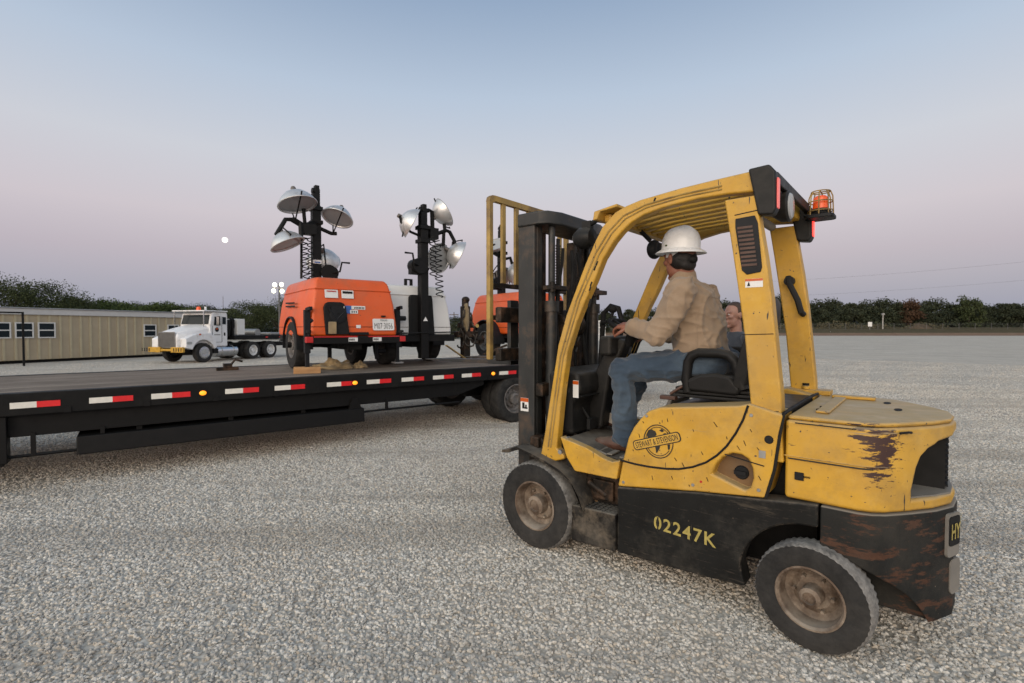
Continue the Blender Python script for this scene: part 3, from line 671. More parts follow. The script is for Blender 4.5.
for (xa, xb, za, zb) in [(-1.1, -.35, 1.14, 1.85), (-.28, .37, 1.14, 1.85), (.5, 1.15, 1.14, 1.85), (1.3, 1.95, 1.13, 1.86), (5.8, 6.45, 1.13, 1.80), (7.05, 7.7, 1.13, 1.80)]:
    wf = MB()
    for (a, b) in (((xa, za), (xb, za+.05)), ((xa, zb-.05), (xb, zb)), ((xa, za+.05), (xa+.05, zb-.05)), ((xb-.05, za+.05), (xb, zb-.05)), ((xa+.05, (za+zb)/2-.025), (xb-.05, (za+zb)/2+.025))):
        wf.box((a[0], -.065, a[1]), (b[0], -.031, b[1]))
    w_ = obj('window', wf, M['winframe'], of); obj('pane', MB().box((xa+.02, -.05, za+.02), (xb-.02, -.034, zb-.02)), M['glass'], w_)
rl = thing('handrail_frame', 'black pipe frame of entrance steps before the site office', 'railing', ground_at(24, 366), ba-.25)
obj('post', MB().box((-.035, -.035, 0), (.035, .035, 2.2)), M['blkclean'], rl); obj('post', MB().box((-2.6, -.035, 0), (-2.53, .035, 2.2)), M['blkclean'], rl)
obj('top_rail', MB().box((-2.6, -.035, 2.2), (.035, .035, 2.265)), M['blkclean'], rl)
# ------------------------------------------------------------------ wheels
def wheel(parent, c, r, w_, rim_r, mt, mr, axis='y', out=1, name='wheel', lugs=48, lug=.010, dish=.06, bolts=8, hub=.3, tread_m=None, steer=0.):
    """tyre ring with shoulder lugs and a dished rim; out = +1/-1 side of the face along the axle"""
    W = Matrix.Translation(Vector(c))@Matrix.Rotation(steer, 4, 'Z')
    if axis == 'x': W = W@Matrix.Rotation(R(-90), 4, 'Z')
    root = bpy.data.objects.new(name, None); COL.objects.link(root); root.parent = parent; root.matrix_local = W; root.empty_display_size = .1
    h = w_/2; ri = rim_r
    prof = [(ri, -h*.86), (ri+.25*(r-ri), -h*.98), (ri+.62*(r-ri), -h*1.0), (r*.955, -h*.93), (r*.985, -h*.80), (r, -h*.45), (r, h*.45), (r*.985, h*.80), (r*.955, h*.93), (ri+.62*(r-ri), h*1.0), (ri+.25*(r-ri), h*.98), (ri, h*.86)]
    def fn(rr, a, i, k):
        if i in (4, 7): return rr-(lug*1.4 if (k % 2 == 0) else 0)
        if i in (3, 8): return rr-(lug*.6 if (k % 2 == 0) else 0)
        if i in (5, 6): return rr-(lug if (k % 2 == (0 if i == 5 else 1)) else 0)
        return rr
    q = MB(); q.lathe(prof, lugs*2 if lugs < 40 else lugs, 'y', fn=fn)
    me = q.mesh('tyre', [mt, tread_m or mt])
    for p in me.polygons:
        if math.hypot(p.center.x, p.center.z) > r*.945: p.material_index = 1
    ty = obj('tyre', me, [mt, tread_m or mt], root, ang=28)
    if tread_m:
        for p in me.polygons: p.material_index = 1 if math.hypot(p.center.x, p.center.z) > r*.955 else 0
    d = dish
    rp_ = [(ri*1.02, -out*0-h*.86*1), (ri*.93, -h*.5)]
    rim = MB(); o = out
    rim.lathe([(ri*1.03, o*h*.84), (ri*1.05, o*h*.93), (ri*.99, o*h*.96), (ri*.93, o*h*.80), (ri*.90, o*(h*.80-d*.8)), (ri*.72, o*(h*.80-d)), (ri*hub*1.5, o*(h*.80-d*.75)), (ri*hub*1.02, o*(h*.80-d*.75)), (.0, o*(h*.80-d*.75))], 36, 'y')
    rim.lathe([(ri*1.0, -o*h*.85), (ri*.5, -o*h*.3), (0., -o*h*.3)], 24, 'y')
    rm = obj('rim', rim, mr, root, ang=30)
    hb = MB(); y0 = o*(h*.80-d*.76); hb.lathe([(ri*hub, y0), (ri*hub*.95, y0+o*d*.75), (ri*hub*.6, y0+o*d*.85), (ri*hub*.55, y0+o*d*.7), (0, y0+o*d*.7)], 20, 'y')
    for k in range(bolts):
        a = 2*PI*k/bolts; b = Vector((ri*.58*math.cos(a), y0, ri*.58*math.sin(a))); hb.cyl(b-Vector((0, o*.01, 0)), b+Vector((0, o*.025, 0)), ri*.06, n=6)
    obj('hub', hb, mr, root, ang=30)
    return root

# ------------------------------------------------------------------ white oilfield truck
W0 = ground_at(205, 362.5); th_ = R(-106)
tk = thing('truck', 'white conventional truck with yellow bumper parked by the site office', 'truck', W0, th_)
WD = 2.05   # width, local y from 0 (near side) to -WD
def ty_prism(mb, poly, y0, y1): return mb.prism(poly, lambda x, z, d: (x, d, z), y0, y1)
b = MB(); loops = []
for (x, hw, zt, zb) in [(1.0, .56, 1.30, .72), (.93, .60, 1.42, .68), (.35, .72, 1.58, .66), (-.42, .82, 1.76, .70)]:
    yc = -WD/2; loops.append([(x, yc-hw, zb), (x, yc+hw, zb), (x, yc+hw, zt-.16), (x, yc+hw*.86, zt-.03), (x, yc+hw*.4, zt+.02), (x, yc-hw*.4, zt+.02), (x, yc-hw*.86, zt-.03), (x, yc-hw, zt-.16)])
b.loft(loops); obj('hood', b, M['truckwhite'], tk, bevel=.03)
for s in (0, 1):
    f = MB(); poly = [(.92, .70), (.92, 1.12), (.55, 1.28), (.15, 1.36), (-.34, 1.36), (-.62, 1.14), (-.70, .70), (-.60, .62)]+[(.02+.58*math.cos(R(a)), .47+.58*math.sin(R(a))) for a in range(165, 14, -10)]+[(.62, .62)]
    ty_prism(f, poly, -.02 if s == 0 else -WD+.02, -.36 if s == 0 else -WD+.36); fo = obj('fender', f, M['truckwhite'], tk, bevel=.04)
    if s == 0:
        q = MB(); plate(q, (.22, -.017, 1.30), (-1, 0, 0), (0, 0, 1), .10, .07, .012); obj('side_lamp', q, M['amber'], fo)
        q = MB(); plate(q, (.76, -.017, .92), (-1, 0, 0), (0, 0, 1), .26, .12, .012, .05); obj('headlight', q, M['lens'], fo)
g_ = MB(); g_.prism(rrect(1.0, .72, .05), lambda x, y, d: (d, -WD/2+x, 1.06+y), 1.0, 1.03); gr = obj('grille', g_, M['grille'], tk, bevel=.01)
s_ = MB()
for k in range(17): x = -.45+.9*k/16; s_.box((1.03, -WD/2+x-.012, .74), (1.042, -WD/2+x+.012, 1.38))
obj('grille_bars', s_, M['chrome'], gr)
c = MB(); ty_prism(c, [(-.40, .72), (-.40, 1.74), (-.52, 2.27), (-.62, 2.36), (-1.36, 2.36), (-1.40, 2.25), (-1.40, .72)], -.12, -WD+.12); cab = obj('cab', c, M['truckwhite'], tk, bevel=.05)
q = MB(); q.add([(-.405, -.22, 1.78), (-.405, -WD+.22, 1.78), (-.515, -WD+.24, 2.22), (-.515, -.24, 2.22), (-.37, -.22, 1.78), (-.37, -WD+.22, 1.78), (-.485, -WD+.24, 2.22), (-.485, -.24, 2.22)], [(4, 5, 6, 7), (0, 1, 5, 4), (3, 2, 6, 7), (0, 3, 7, 4), (1, 2, 6, 5)]); obj('windscreen', q, M['glass'], cab)
q = MB(); ty_prism(q, [(-.62, 1.72), (-.66, 2.14), (-.96, 2.14), (-.98, 1.72)], -.118, -.108); obj('window', q, M['glass'], cab)
q = MB(); ty_prism(q, [(-1.10, 1.78), (-1.10, 2.13), (-1.30, 2.13), (-1.30, 1.78)], -.118, -.108); obj('window', q, M['glass'], cab)
d_ = MB(); d_.bar((-.53, -.117, .92), (-.53, -.117, 1.70), .012, .014); d_.bar((-1.06, -.117, .92), (-1.06, -.117, 2.16), .012, .014); d_.bar((-.53, -.117, .92), (-1.06, -.117, .92), .012, .014); obj('door_seam', d_, M['fender'], cab)
q = MB(); q.lathe([(0, 0), (.11, 0), (.11, .008), (0, .008)], 20, 'y', (-.78, -.118, 1.52)); obj('door_emblem', q, M['ink'], cab)
q = MB(); plate(q, (-.78, -.112, 1.555), (-1, 0, 0), (0, 0, 1), .12, .045, .009); obj('emblem_band', q, M['orange'], cab)
q = MB(); plate(q, (-.80, -.119, 1.28), (-1, 0, 0), (0, 0, 1), .34, .05, .004); obj('door_lettering', q, M['galv'], cab)
q = MB(); plate(q, (-1.22, -.119, 1.30), (-1, 0, 0), (0, 0, 1), .09, .16, .006, .04); obj('door_badge', q, M['ink'], cab)
v = MB(); v.box((-.05, -.05, 2.38), (-1.35, -WD+.05, 2.43)); obj('sun_visor_rack', v, M['truckwhite'], tk, bevel=.01)
for y in (-.15, -WD+.15): v = MB(); v.bar((-.10, y, 1.66), (-.10, y, 2.38), .03, .03); obj('rack_post', v, M['chrome'], tk)
q = MB(); q.lathe([(0, 2.62), (.07, 2.60), (.10, 2.50), (.10, 2.43), (0, 2.43)], 16, 'z', (-.42, -.8, 0)); obj('roof_beacon', q, M['beacon'], tk)
q = MB(); q.lathe([(0, 2.62), (.05, 2.62), (.05, 2.43), (0, 2.43)], 12, 'z', (-.75, -.75, 0)); obj('air_horn', q, M['truckwhite'], tk)
q = MB(); q.box((-.62, .04, 1.72), (-.68, .22, 2.16)); q.bar((-.66, -.12, 1.80), (-.66, .10, 1.80), .03, .03); mi = obj('mirror', q, M['blkclean'], tk, bevel=.01)
q = MB(); q.box((-.615, .055, 1.75), (-.605, .205, 2.13)); obj('mirror_glass', q, M['chrome'], mi)
bp = MB(); bp.box((.98, -.02, .50), (1.10, -.72, .74)); bp.box((.98, -WD+.02, .50), (1.10, -WD+.72, .74)); bp.box((1.0, -.72, .56), (1.08, -WD+.72, .66)); bo = obj('bumper', bp, M['bumperyel'], tk, bevel=.02)
for y0 in (-.08, -WD+.12):
    for k in range(4): bs = MB(); bs.box((1.10, y0-.14*k, .54), (1.105, y0-.14*k-.05, .70)); obj('bumper_slot', bs, M['blkclean'], bo)
q = MB(); q.box((.9, -.3, .50), (-1.9, -WD+.3, .68)); q.box((-1.6, -.45, .62), (-5.6, -WD+.45, .84)); q.box((.98, -.72, .66), (.9, -WD+.72, .9)); obj('chassis', q, M['blkclean'], tk, bevel=.01)
q = MB(); q.cyl((-.74, -.30, .48), (-1.95, -.30, .48), .27, n=28); ft = obj('fuel_tank', q, M['chrome'], tk, bevel=.02)
for x in (-1.0, -1.7): q = MB(); q.tube([(x, -.30+.275*math.cos(R(a)), .48+.275*math.sin(R(a))) for a in range(0, 361, 20)], .018, 6); obj('tank_strap', q, M['galv'], ft)
q = MB(); q.box((-.5, -.03, .40), (-.78, -.5, .62)); obj('step', q, M['blkclean'], tk, bevel=.02)
q = MB(); q.box((-1.75, -.05, 1.02), (-6.0, -WD+.05, 1.22)); bed = obj('bed', q, M['blk'], tk, bevel=.02)
q = MB(); q.box((-1.72, -.15, 1.22), (-1.80, -WD+.15, 2.02)); obj('headboard', q, M['blkclean'], bed)
q = MB()
for x in (-1.50, -1.62): q.tube([(x, -.3, 1.2), (x-.1, -.28, 1.75), (x-.25, -.3, 2.05), (x-.45, -.35, 1.9), (x-.62, -.3, 1.3)], .06, 8)
obj('gin_pole', q, M['blkclean'], bed)
q = MB(); q.box((-1.98, -.12, 1.26), (-2.46, -1.0, 2.06)); obj('cabinet', q, M['white'], bed, bevel=.02)
q = MB(); q.cyl((-3.6, -.4, 1.36), (-3.6, -1.5, 1.36), .2, n=18); obj('winch_drum', q, M['galv'], bed)
q = MB(); q.box((-4.3, -.2, 1.22), (-5.8, -1.7, 1.36)); obj('tail_roller', q, M['galv'], bed, bevel=.05)
for x in (-3.85, -4.85): q = MB(); plate(q, (x, -.049, 1.12), (-1, 0, 0), (0, 0, 1), .16, .08, .01); obj('bed_reflector', q, M['redplain'], bed)
wheel(tk, (0, -.13, .455), .455, .26, .26, M['rubber'], M['chrome'], out=1, lugs=36, dish=-.03, hub=.35, bolts=10)
wheel(tk, (0, -WD+.13, .455), .455, .26, .26, M['rubber'], M['chrome'], out=-1, lugs=36, dish=-.03, hub=.35, bolts=10)
for x in (-2.88, -4.08):
    for y, o in ((-.12, 1), (-.42, 1), (-WD+.12, -1), (-WD+.42, -1)): wheel(tk, (x, y, .455), .455, .25, .26, M['rubber'], M['rimwhite'], out=o, lugs=36, dish=.12, hub=.4)
for x in (-2.88, -4.08): q = MB(); q.cyl((x, -.4, .455), (x, -WD+.4, .455), .09); obj('axle', q, M['blk'], tk)
q = MB(); q.cyl((0, -.2, .455), (0, -WD+.2, .455), .06); obj('axle', q, M['blk'], tk)

# ------------------------------------------------------------------ flatbed trailer
TA = R(52.8); T0 = ground_at(515, 423); t_ang = R(90)-TA
DZ = .95
tl = thing('flatbed_trailer', 'long low black flatbed trailer with plank deck and red and white tape', 'trailer', T0, t_ang)
TX0, TX1, TW = -10.5, 4.2, 2.55       # local x along the trailer, +y away from the camera
obj('deck', MB().box((TX0+.02, .13, DZ-.05), (TX1, TW-.13, DZ)), M['deck'], tl, bevel=.004)
r_ = MB()
r_.box((TX0, 0, .74), (TX1, .12, DZ+.004)); rl_ = obj('side_rail', r_, M['blk'], tl, bevel=.012)
r_ = MB(); r_.box((TX0, TW-.12, .74), (TX1, TW, DZ+.004)); obj('side_rail', r_, M['blk'], tl, bevel=.012)
fr_ = MB(); fr_.box((TX0, .10, .53), (-1.05, .20, .74)); fr_.box((TX0, .85, .45), (TX1, 1.0, .895)); fr_.box((TX0, 1.55, .45), (TX1, 1.7, .895))
x = TX0+.4
while x < TX1: fr_.box((x, .2, .80), (x+.06, TW-.14, .893)); x += .6
fr_.loft([[(-1.05, .10, .53), (-1.05, .20, .53), (-1.05, .20, .74), (-1.05, .10, .74)], [(-.55, .10, .66), (-.55, .20, .66), (-.55, .20, .74), (-.55, .10, .74)]])
obj('frame', fr_, M['blkclean'], tl, bevel=.006)
tb = MB(); tb.prism([(0, .31), (.10, .30), (.34, .31), (.36, .47), (.30, .50), (.02, .49)], lambda y, z, d: (d, y+.02, z), -5.42, -2.52); tbx = obj('toolbox_beam', tb, M['blkclean'], tl, bevel=.012)
hg = MB()
for xx in (-4.95, -4.1, -3.3, -2.65): hg.box((xx, .13, .47), (xx+.05, .19, .60))
hg.add([(-2.72, .06, .49), (-2.55, .06, .49), (-2.60, .06, .62), (-2.68, .06, .62), (-2.72, .10, .49), (-2.55, .10, .49), (-2.60, .10, .62), (-2.68, .10, .62)], [(0, 1, 2, 3), (4, 5, 6, 7), (0, 1, 5, 4), (1, 2, 6, 5), (2, 3, 7, 6), (3, 0, 4, 7)])
obj('hanger', hg, M['blkclean'], tl)
rd = MB(); rd.cyl((-6.3, .10, .345), (-5.22, .10, .35), .016, n=6); rd.cyl((-2.5, .10, .43), (-1.0, .10, .43), .016, n=6)
for xx in (-5.75, -5.24, -2.2): rd.box((xx, .08, .34 if xx < -3 else .42), (xx+.035, .115, .56))
obj('guard_rod', rd, M['blkclean'], tl)
lg = MB(); lg.box((-6.08, .03, .30), (-5.90, .19, .74)); lg.box((-6.05, .06, .27), (-5.93, .16, .30)); obj('landing_leg', lg, M['blkclean'], tl, bevel=.008)
for xx in (-6.85, -6.35, -5.87, -5.315, -4.82, -4.145, -3.63, -3.02, -2.50, -2.0, -1.51, -1.02, -.32, .2, .7, 1.2):
    L_ = .345; tp = MB(); tp.box((xx, -.003, .812), (xx+L_*.52, 0., .868)); tp.cur = 1; tp.box((xx+L_*.52, -.003, .812), (xx+L_, 0., .868)); obj('reflective_tape', tp, [M['tapewhite'], M['tapered']], tl)
for xx in (-4.36, -2.66, -.44, -7.2):
    q = MB(); q.ell((xx, -.004, .842), (.034, .022, .026), 14, 8); ml = obj('marker_light', q, M['amberlit'], tl)
    q = MB(); q.lathe([(.034, -.006), (.046, -.006), (.046, 0), (.034, 0)], 16, 'y', (xx, 0, .842)); obj('lamp_ring', q, M['blkclean'], ml)
for xx in (.03, 1.0):
    for y, o in ((.115, -1), (.37, -1), (TW-.37, 1), (TW-.115, 1)): wheel(tl, (xx, y, .40), .40, .23, .23, M['rubber'], M['rimgrey'], out=o, lugs=44, lug=.006, dish=.10, hub=.42, bolts=8)
for xx in (.03, 1.0): q = MB(); q.cyl((xx, .3, .40), (xx, TW-.3, .40), .07); obj('axle', q, M['blkclean'], tl)
for y in (.72, 1.72): q = MB(); q.box((-.5, y, .40), (1.55, y+.12, .62)); obj('axle_hanger', q, M['blkclean'], tl)
st = MB()
for xx in np.arange(-8.6, 1.5, .62): st.box((xx, -.012, .745), (xx+.05, 0, .80))
obj('stake_pocket', st, M['blkclean'], tl)
def on_deck(x, y, z=0.): return tl_M@Vector((x, y, DZ+z))
tl_M = Matrix.Translation(T0)@Matrix.Rotation(t_ang, 4, 'Z')

# ------------------------------------------------------------------ light towers
def floodlamp(parent, c, d, r, mount, ml='alu', sc=(1, 1), up=(0, 0, 1)):
    """dish reflector whose mouth faces d, with a wire yoke to the mount point"""
    Q = Matrix.Translation(Vector(c))@rot_to(d, up)@Matrix.Diagonal((sc[0], sc[1], 1, 1))
    m = MB(); m.M = Q; prof = [(0, -.62*r), (.16*r, -.62*r), (.30*r, -.58*r), (.55*r, -.46*r), (.78*r, -.24*r), (.93*r, -.02*r), (1.*r, .16*r), (1.04*r, .17*r), (1.03*r, .20*r), (.96*r, .19*r), (.90*r, .02*r), (.5*r, -.38*r), (0, -.52*r)]
    m.lathe(prof, 28, 'z'); lamp = obj('floodlight', m, M[ml], parent, ang=40)
    g = MB(); g.M = Q; g.lathe([(0, .13*r), (.6*r, .125*r), (.955*r, .11*r), (.955*r, .10*r), (0, .115*r)], 28, 'z'); obj('lens', g, M['lens'], lamp)
    k = MB(); k.M = Q; k.lathe([(0, -.88*r), (.10*r, -.88*r), (.14*r, -.80*r), (.14*r, -.58*r), (0, -.58*r)], 14, 'z'); obj('socket', k, M['rimgrey'], lamp)
    y = MB(); mp = Vector(mount); e1 = Q@Vector((1.02*r, 0, 0)); e2 = Q@Vector((-1.02*r, 0, 0)); bk = Q@Vector((0, 0, -.2*r)); cc = Vector(c)
    o1 = e1+(e1-cc)*.12; o2 = e2+(e2-cc)*.12
    y.tube([e1, o1, o1.lerp(mp, .55), mp], .011, 6); y.tube([e2, o2, o2.lerp(mp, .55), mp], .011, 6); obj('yoke', y, M['blkclean'], lamp)
    return lamp

def coil(parent, p, q, r, turns, name='coiled_cable', wr=.009):
    p = Vector(p); q = Vector(q); d = (q-p).normalized(); x = d.cross(Vector((1, 0, 0))).normalized(); y = d.cross(x); n = turns*10
    pts = [p.lerp(q, i/n)+(x*math.cos(2*PI*i/10)+y*math.sin(2*PI*i/10))*r*(1+.25*mnoise.noise(Vector((i*.07, p.x, 0)))) for i in range(n+1)]
    k = MB(); k.tube(pts, wr, 5); return obj(name, k, M['blkclean'], parent)

def tower_body(root, mat, dx=0., dy=0.):
    """cabinet, bumper, wheels; local x across (visible left to right), y away from the near face, z from the deck"""
    b = MB()
    lo = [(-.615, -.95), (.615, -.95), (.66, -.80), (.66, .78), (.55, .92), (-.55, .92), (-.66, .78), (-.66, -.80)]
    def lev(z, sx, y0, y1): return [(x*sx, (y0 if y < 0 else y1)+(y-(-.95 if y < 0 else .92))*1.0, z) for x, y in lo]
    b.loft([lev(.50, 1., -.95, .92), lev(.62, 1., -.95, .92), lev(.95, .945, -.92, .88), lev(1.16, .885, -.885, .83), lev(1.27, .845, -.85, .78), lev(1.325, .79, -.80, .72)])
    body = obj('cabinet', b, mat, root, bevel=.035, seg=3)
    q = MB(); q.tube([(x*1.004, y*1.003, z) for x, y, z in lev(1.16, .886, -.886, .832)], .011, 6, True); obj('body_ridge', q, mat, body)
    q = MB(); q.tube([(x*1.0, y*1.001, z) for x, y, z in lev(.63, 1.0, -.95, .92)], .004, 5, True); obj('body_seam', q, M['ink'], body)
    ch = MB(); ch.box((-.63, -1.05, .395), (.63, -.93, .50)); ch.box((-.60, .92, .40), (.60, 1.0, .5)); ch.box((-.60, -.95, .42), (-.52, .95, .50)); ch.box((.52, -.95, .42), (.60, .95, .50)); ch.box((-.56, -.93, .44), (.56, .92, .499)); ch.cyl((-.7, .06, .36), (.7, .06, .36), .045, n=12)
    ch.box((-.10, -.9, .30), (.10, .9, .42)); obj('chassis', ch, M['blk'], root, bevel=.006)
    for s in (-1, 1):
        wheel(root, (s*.70+dx, .06+dy, .36), .36, .19, .19, M['rubber_clean'], M['rimgrey'], axis='x', out=s, lugs=40, lug=.006, dish=.05, hub=.4, bolts=5)
        f = MB(); lo_ = []
        for a in range(-8, 189, 14):
            ca, sa = math.cos(R(a)), math.sin(R(a)); lo_.append([(s*.58+dx, .06+dy+.43*ca, .36+.43*sa), (s*.815+dx, .06+dy+.43*ca, .36+.43*sa), (s*.82+dx, .06+dy+.41*ca, .36+.41*sa), (s*.58+dx, .06+dy+.41*ca, .36+.41*sa)])
        f.loft(lo_); obj('fender', f, M['fender'], root, bevel=.005)
    return body

def stabiliser(root, x, y, z0, z1, lean=(0, 0), foot=True, wood=False, name='stabiliser_jack'):
    j = MB(); j.bar((x, y, z0+.25), (x+lean[0], y+lean[1], z1), .075, .075); j.bar((x, y, z0+.02), (x, y, z0+.45), .05, .05)
    j.bar((x+lean[0], y+lean[1], z1), (x+lean[0]+.03, y-.10, z1+.02), .05, .05); j.cyl((x+.02, y, z1-.15), (x+.14, y, z1-.15), .04, n=10)
    o = obj(name, j, M['fender'], root, bevel=.006)
    if foot: q = MB(); q.box((x-.07, y-.07, z0), (x+.07, y+.07, z0+.02)); obj('foot', q, M['galv'], o)
    return o

def mast(root, x, y, z0, z1, w_=.13):
    m = MB(); m.bar((x, y, z0), (x, y, z1), w_, w_, up=(0, 1, 0)); ms = obj('mast', m, M['blkclean'], root, bevel=.008)
    m2 = MB(); m2.box((x-w_*.42, y-w_*.42, z1), (x+w_*.42, y+w_*.42, z1+.20)); m2.box((x-.09, y-.10, z1-.30), (x+.09, y+.10, z1-.24)); m2.box((x-.09, y-.1, z1-.08), (x+.09, y+.1, z1-.02)); m2.cyl((x-.06, y, z1+.24), (x+.06, y, z1+.24), .05, n=12); m2.box((x-.02, y-.05, z1+.2), (x+.05, y+.05, z1+.33)); obj('mast_head', m2, M['blkclean'], ms, bevel=.006)
    return ms
def winch(root, x, y, z, s):
    k = MB(); k.cyl((x, y-.08, z), (x, y+.08, z), .11, n=18); k.cyl((x-s*.05, y-.1, z), (x-s*.05, y-.07, z), .13, n=18); k.box((x-.10, y-.06, z-.14), (x+.10, y+.06, z-.04)); o = obj('winch', k, M['blkclean'], root, bevel=.006)
    h = MB(); h.tube([(x, y-.1, z), (x+s*.10, y-.16, z+.02), (x+s*.13, y-.17, z+.17), (x+s*.26, y-.17, z+.17)], .016, 7); obj('winch_handle', h, M['blkclean'], o)

# front orange tower
t1c = on_deck(-2.44, 1.50); T1 = thing('light_tower', 'orange towable light tower with licence plate on the flatbed deck', 'light tower', t1c, t_ang)
body = tower_body(T1, M['orange'], .13, -.06)
Y0 = -.95
def face_y(z): return -.95 if z < .62 else (-.95+.03*(z-.62)/.33 if z < .95 else -.92+.035*(z-.95)/.21)
q = MB(); q.prism([(-.43, .52), (-.455, .90), (-.43, .955), (-.39, .975), (-.22, .975), (-.175, .955), (-.15, .90), (-.10, .52)], lambda x, z, d: (x, d, z), -.975, -.93); op = obj('engine_opening', q, M['ink'], body, bevel=.01)
q = MB(); q.lathe([(.02, -.985), (.10, -.99), (.12, -.985), (.12, -.976), (0, -.976)], 20, 'y', (-.26, 0, .80)); q.cyl((-.38, -.98, .62), (-.16, -.98, .86), .012, n=6); q.cyl((-.40, -.985, .9), (-.28, -.985, .70), .015, n=6); q.box((-.36, -.99, .86), (-.24, -.977, .92)); obj('engine', q, M['fender'], op)
q = MB(); q.box((-.40, -1.0, .53), (-.29, -.977, .70)); obj('fuel_filter', q, M['burlap'], op, bevel=.01)
q = MB(); q.box((-.33, -.985, .735), (-.24, -.977, .755)); q.box((-.185, -.985, .80), (-.178, -.977, .92)); obj('engine_label', q, M['sticker'], op)
q = MB(); q.box((-.10, -.99, .515), (.17, -.955, .555)); obj('latch_bar', q, M['ink'], body, bevel=.005)
xd, zd = (1, 0, 0), (0, .1, 1)
q = MB(); plate(q, (.405, -.957, .665), xd, zd, .33, .17, .004, .02); lp = obj('licence_plate', q, M['sticker'], body)
q = MB(); lettering(q, 'M07\u00b73056', (.405, -.957, .645), xd, zd, width=.28, height=.085, lift=.006); lettering(q, 'TEXAS', (.405, -.957, .727), xd, zd, width=.11, height=.024, lift=.006); obj('plate_lettering', q, M['ink'], lp)
q = MB(); q.box((.375, -.965, .775), (.435, -.94, .80)); obj('plate_lamp', q, M['ink'], body)
q = MB(); plate(q, (-.335, -.915, 1.09), xd, (0, .17, 1), .18, .115, .004); st_ = obj('unit_number_plate', q, M['sticker'], body)
q = MB(); lettering(q, 'L.1303', (-.335, -.915, 1.068), xd, (0, .17, 1), width=.15, height=.05, lift=.006); q.cur = 1; plate(q, (-.335, -.9195, 1.126), xd, (0, .17, 1), .13, .014, .002); obj('plate_lettering', q, [M['ink'], M['redplain']], st_)
q = MB(); plate(q, (-.11, -.915, 1.09), xd, (0, .17, 1), .17, .115, .004); s2_ = obj('warning_sticker', q, M['sticker'], body)
q = MB(); plate(q, (-.11, -.9195, 1.118), xd, (0, .17, 1), .14, .032, .002); obj('sticker_band', q, M['ink'], s2_)
q = MB(); plate(q, (.0, -.930, .905), xd, zd, .28, .05, .004); plate(q, (-.055, -.936, .845), xd, zd, .17, .05, .004); q.cur = 1; plate(q, (-.105, -.9345, .902), xd, zd, .085, .058, .002); plate(q, (-.115, -.9405, .845), xd, zd, .06, .052, .002)
q.cur = 2; 
for k in range(7): plate(q, (-.015+.022*k, -.9345, .902), xd, zd, .013, .026, .002)
for k in range(3): plate(q, (-.055+.03*k, -.9405, .845), xd, zd, .014, .026, .002)
obj('rental_sticker', q, [M['sticker'], M['blue'], M['ink']], body)
q = MB(); plate(q, (.03, -.956, .635), xd, zd, .065, .045, .004); obj('small_sticker', q, M['sticker'], body)
q = MB(); q.box((-.61, -1.054, .485), (-.02, -1.02, .502)); q.box((.14, -1.054, .485), (.61, -1.02, .502)); obj('reflective_strip', q, M['redplain'], T1)
q = MB(); plate(q, (-.08, -1.05, .452), (1, 0, 0), (0, 0, 1), .13, .055, .003); plate(q, (.27, -1.05, .452), (1, 0, 0), (0, 0, 1), .13, .055, .003); bl = obj('bumper_label', q, M['sticker'], T1)
q = MB()
for x in (-.10, .25):
    for k in range(4): plate(q, (x-.03+.02*k, -1.053, .452), (1, 0, 0), (0, 0, 1), .012, .028, .002)
obj('label_lettering', q, M['ink'], bl)
for x in (-.665, .665):
    q = MB(); q.box((x-.045, -1.06, .415), (x+.045, -.98, .495)); obj('tail_light', q, M['redplain'], T1, bevel=.006)
    q = MB(); q.cyl((x, -1.0, .50), (x, -1.0, .56), .012, n=8); q.cyl((x, -1.0, .55), (x, -1.0, .585), .035, n=10); obj('outrigger_pin', q, M['ink'], T1)
q = MB()
for k in range(2): q.bar((-.668, -.30+.02*k, .93+.05*k), (-.648, .35, .95+.05*k), .004, .022)
obj('side_stripe', q, M['ink'], body)
stabiliser(T1, -.66, -.90, .02, .86); stabiliser(T1, .52, -.4, .1, .40, foot=False); 
q = MB(); q.bar((-.15, -.2, .0), (-.15, -.2, .32), .05, .05); obj('tongue_jack', q, M['fender'], T1)
mast(T1, -.155, .45, .6, 2.60, .135); winch(T1, .06, .40, 1.52, 1)
q = MB(); q.box((-.225, .375, 1.66), (-.09, .38, 1.72)); q.cur = 1; q.box((-.2, .373, 1.67), (-.11, .376, 1.69)); obj('mast_sticker', q, [M['sticker'], M['blue']], T1)
a_ = MB(); a_.tube([(-.155, .40, 2.32), (-.38, .30, 2.22), (-.56, .26, 2.30)], .05, 8); a_.tube([(-.50, .26, 2.30), (-.66, .24, 2.28), (-.80, .22, 2.02)], .035, 8); a_.tube([(-.44, .26, 2.26), (-.44, .22, 1.98)], .035, 8); a_.box((-.42, .24, 2.10), (-.20, .42, 2.26)); a_.tube([(-.1, .45, 2.25), (.08, .42, 2.18), (.16, .38, 2.18)], .032, 8); a_.tube([(-.155, .4, 2.70), (-.33, .38, 2.72), (-.36, .38, 2.5), (-.34, .38, 2.25)], .03, 8); obj('lamp_arm', a_, M['blkclean'], T1, bevel=.004)
floodlamp(T1, (-.50, .22, 2.57), (.16, -.30, -1), .285, (-.52, .24, 2.28), up=(1, 0, 0))
floodlamp(T1, (-.66, .20, 1.93), (.42, -.25, -1), .255, (-.72, .22, 2.16), up=(1, 0, 0))
floodlamp(T1, (.17, .34, 2.46), (-.42, -.30, -1), .25, (.10, .38, 2.18), up=(1, 0, 0))
floodlamp(T1, (.03, .72, 1.78), (.25, .65, -.6), .27, (-.02, .5, 2.0), up=(1, 0, 0))
coil(T1, (-.37, .34, 2.1), (-.34, .34, 1.38), .05, 9); coil(T1, (-.28, .34, 2.05), (-.26, .34, 1.36), .04, 8)
